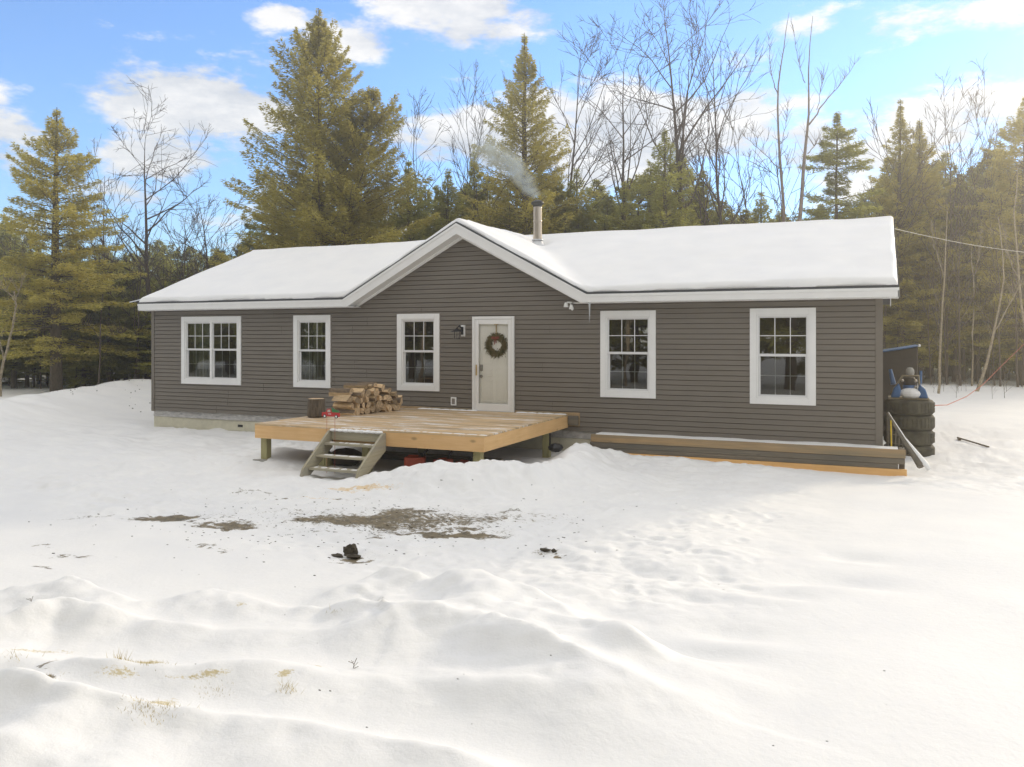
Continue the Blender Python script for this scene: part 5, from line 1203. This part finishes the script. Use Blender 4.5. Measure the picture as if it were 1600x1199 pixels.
smo.data.materials.clear(); smo.data.materials.append(m); tag(smo, 'thin blue white smoke drifting left from the chimney pipe', 'smoke', kind='stuff')

# ------------------------------------------------------------------ thin golden winter haze in the air
mb = MB(); mb.box(-70, 80, -60, 110, -3, 17.5); hz = mb.build('haze', M['snow']); hz.data.materials.clear()
m, t, o = nt('thin_haze'); pv = t.nodes.new('ShaderNodeVolumePrincipled'); pv.inputs['Color'].default_value = (1.0, .96, .88, 1); pv.inputs['Density'].default_value = .0034; pv.inputs['Anisotropy'].default_value = .72
L(t, pv.outputs[0], o.inputs['Volume']); hz.data.materials.append(m); tag(hz, 'thin golden haze hanging in the air over the yard and woods', 'haze', kind='stuff')
# ------------------------------------------------------------------ sky, clouds, sun
SUN_EL, SUN_AZ = 20.0, 26.0            # degrees; azimuth measured from +y (behind the house) towards +x
w = bpy.data.worlds.new('World'); scene.world = w; w.use_nodes = True; t = w.node_tree; t.nodes.clear()
out = t.nodes.new('ShaderNodeOutputWorld'); bg = t.nodes.new('ShaderNodeBackground'); bg.inputs['Strength'].default_value = .12
sky = t.nodes.new('ShaderNodeTexSky'); sky.sky_type = 'NISHITA'; sky.sun_disc = False; sky.sun_elevation = R(SUN_EL); sky.sun_rotation = R(SUN_AZ)
sky.air_density = 1.0; sky.dust_density = .0; sky.ozone_density = 1.5
tc = t.nodes.new('ShaderNodeTexCoord'); sp = t.nodes.new('ShaderNodeSeparateXYZ'); L(t, tc.outputs['Generated'], sp.inputs[0])
def mth(op, a, b=None, c=None, clamp=False):
    n = t.nodes.new('ShaderNodeMath'); n.operation = op; n.use_clamp = clamp
    for i, v in enumerate((a, b, c)):
        if v is None: continue
        if isinstance(v, (int, float)): n.inputs[i].default_value = v
        else: L(t, v, n.inputs[i])
    return n.outputs[0]
az = mth('ARCTAN2', sp.outputs[0], sp.outputs[1]); el = mth('ARCSINE', sp.outputs[2])
def blob(u, v, ru, rv, amp=1.0):
    r = Vector(ray(u, v)); a0 = math.atan2(r.x, r.y); e0 = math.atan2(r.z, math.hypot(r.x, r.y))
    da = mth('DIVIDE', mth('SUBTRACT', az, a0), ru / F); de = mth('DIVIDE', mth('SUBTRACT', el, e0), rv / F)
    return mth('MULTIPLY', mth('EXPONENT', mth('MULTIPLY', mth('ADD', mth('MULTIPLY', da, da), mth('MULTIPLY', de, de)), -.85)), amp * 1.12)
cov = None
for bl in [(320, 170, 170, 48, 1.0), (230, 160, 90, 18, .6), (20, 215, 60, 60, .95), (-60, 160, 90, 60, .9), (265, 245, 120, 45, .72), (380, 290, 110, 40, .6), (0, 300, 60, 40, .5), (740, 30, 170, 60, .95), (640, 10, 90, 30, .8), (560, 60, 90, 35, .75), (450, 25, 60, 20, .7),
           (700, 120, 70, 30, .5), (990, 215, 200, 85, 1.05), (740, 225, 170, 50, .9), (880, 170, 90, 40, .8), (1200, 250, 200, 50, .7), (1400, 240, 120, 30, .75), (1560, 190, 180, 55, .8), (1450, 160, 120, 30, .5), (1500, 20, 220, 35, .62), (1340, 20, 90, 25, .4), (1590, 30, 80, 30, .6), (1650, 240, 150, 90, .8), (600, 340, 900, 60, .5)]:
    x = blob(*bl); cov = x if cov is None else mth('MAXIMUM', cov, x)
# unseen broken cloud added for soft neutral light, outside the sky behind the house
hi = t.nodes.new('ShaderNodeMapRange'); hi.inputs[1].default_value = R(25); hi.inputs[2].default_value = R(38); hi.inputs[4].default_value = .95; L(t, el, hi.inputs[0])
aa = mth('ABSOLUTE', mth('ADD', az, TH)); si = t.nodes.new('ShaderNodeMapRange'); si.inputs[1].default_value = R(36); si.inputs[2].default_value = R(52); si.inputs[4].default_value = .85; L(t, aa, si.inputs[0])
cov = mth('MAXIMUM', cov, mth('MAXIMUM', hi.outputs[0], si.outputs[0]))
mp = t.nodes.new('ShaderNodeMapping'); mp.inputs['Scale'].default_value = (1, 1, 2.6); L(t, tc.outputs['Generated'], mp.inputs['Vector'])
def nz_(scale, det, ro, offs=None):
    n = t.nodes.new('ShaderNodeTexNoise'); n.inputs['Scale'].default_value = scale; n.inputs['Detail'].default_value = det; n.inputs['Roughness'].default_value = ro
    if offs:
        m2 = t.nodes.new('ShaderNodeMapping'); m2.inputs['Location'].default_value = offs; L(t, mp.outputs[0], m2.inputs['Vector']); L(t, m2.outputs[0], n.inputs['Vector'])
    else: L(t, mp.outputs[0], n.inputs['Vector'])
    return n.outputs['Fac']
n1 = nz_(6.5, 9, .62); n1b = nz_(6.5, 5, .62, (0, 0, .10))
dn = mth('ADD', cov, mth('MULTIPLY', mth('SUBTRACT', n1, .5), 3.3))
mr = t.nodes.new('ShaderNodeMapRange'); mr.interpolation_type = 'SMOOTHSTEP'; mr.inputs[1].default_value = .40; mr.inputs[2].default_value = .85; L(t, dn, mr.inputs[0])
# shading: where more cloud lies above, the base is greyer
sh = t.nodes.new('ShaderNodeMapRange'); sh.inputs[1].default_value = -.12; sh.inputs[2].default_value = .14; L(t, mth('SUBTRACT', n1, n1b), sh.inputs[0])
cc = ramp(t, sh.outputs[0], [(0, (5.6, 5.8, 6.0)), (1, (8.6, 8.4, 8.0))])
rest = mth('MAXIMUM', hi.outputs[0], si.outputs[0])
cc = mixc(t, mth('MULTIPLY', rest, 1.0, clamp=True), mixc(t, 1.0, cc, (.84, .84, .85), 'MULTIPLY'), mixc(t, 1.0, cc, (1.24, 1.20, 1.14), 'MULTIPLY'))  # unseen cloud made brighter and warmer as fill light, cloud in view dimmed
SKYMUL = (1.06, 1.33, 1.76)
sm_ = mixc(t, 1.0, sky.outputs[0], SKYMUL, 'MULTIPLY')
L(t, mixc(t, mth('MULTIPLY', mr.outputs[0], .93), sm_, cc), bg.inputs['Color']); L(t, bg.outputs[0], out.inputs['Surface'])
sd_ = bpy.data.lights.new('sun', 'SUN'); sd_.energy = 2.0; sd_.angle = R(7); sd_.color = (1.0, .85, .62)
so = bpy.data.objects.new('sun', sd_); C.objects.link(so)
dvec = Vector((math.sin(R(SUN_AZ)) * math.cos(R(SUN_EL)), math.cos(R(SUN_AZ)) * math.cos(R(SUN_EL)), math.sin(R(SUN_EL))))
so.rotation_euler = dvec.to_track_quat('Z', 'Y').to_euler()

# ------------------------------------------------------------------ camera
cd = bpy.data.cameras.new('camera'); cd.sensor_width = 36; cd.lens = F / 1600 * 36; cd.shift_y = -73.5 / 1600; cd.clip_end = 2000; cd.clip_start = .1
cam = bpy.data.objects.new('camera', cd); C.objects.link(cam); cam.location = (CX, CY, CZ); cam.rotation_euler = (R(90), 0, TH); scene.camera = cam
scene.view_settings.view_transform = 'Standard'; scene.view_settings.look = 'None'; scene.view_settings.gamma = 1; scene.view_settings.exposure = .36
scene.cycles.max_bounces = 8; scene.cycles.transparent_max_bounces = 12; scene.cycles.volume_step_rate = 2
bpy.context.view_layer.update()
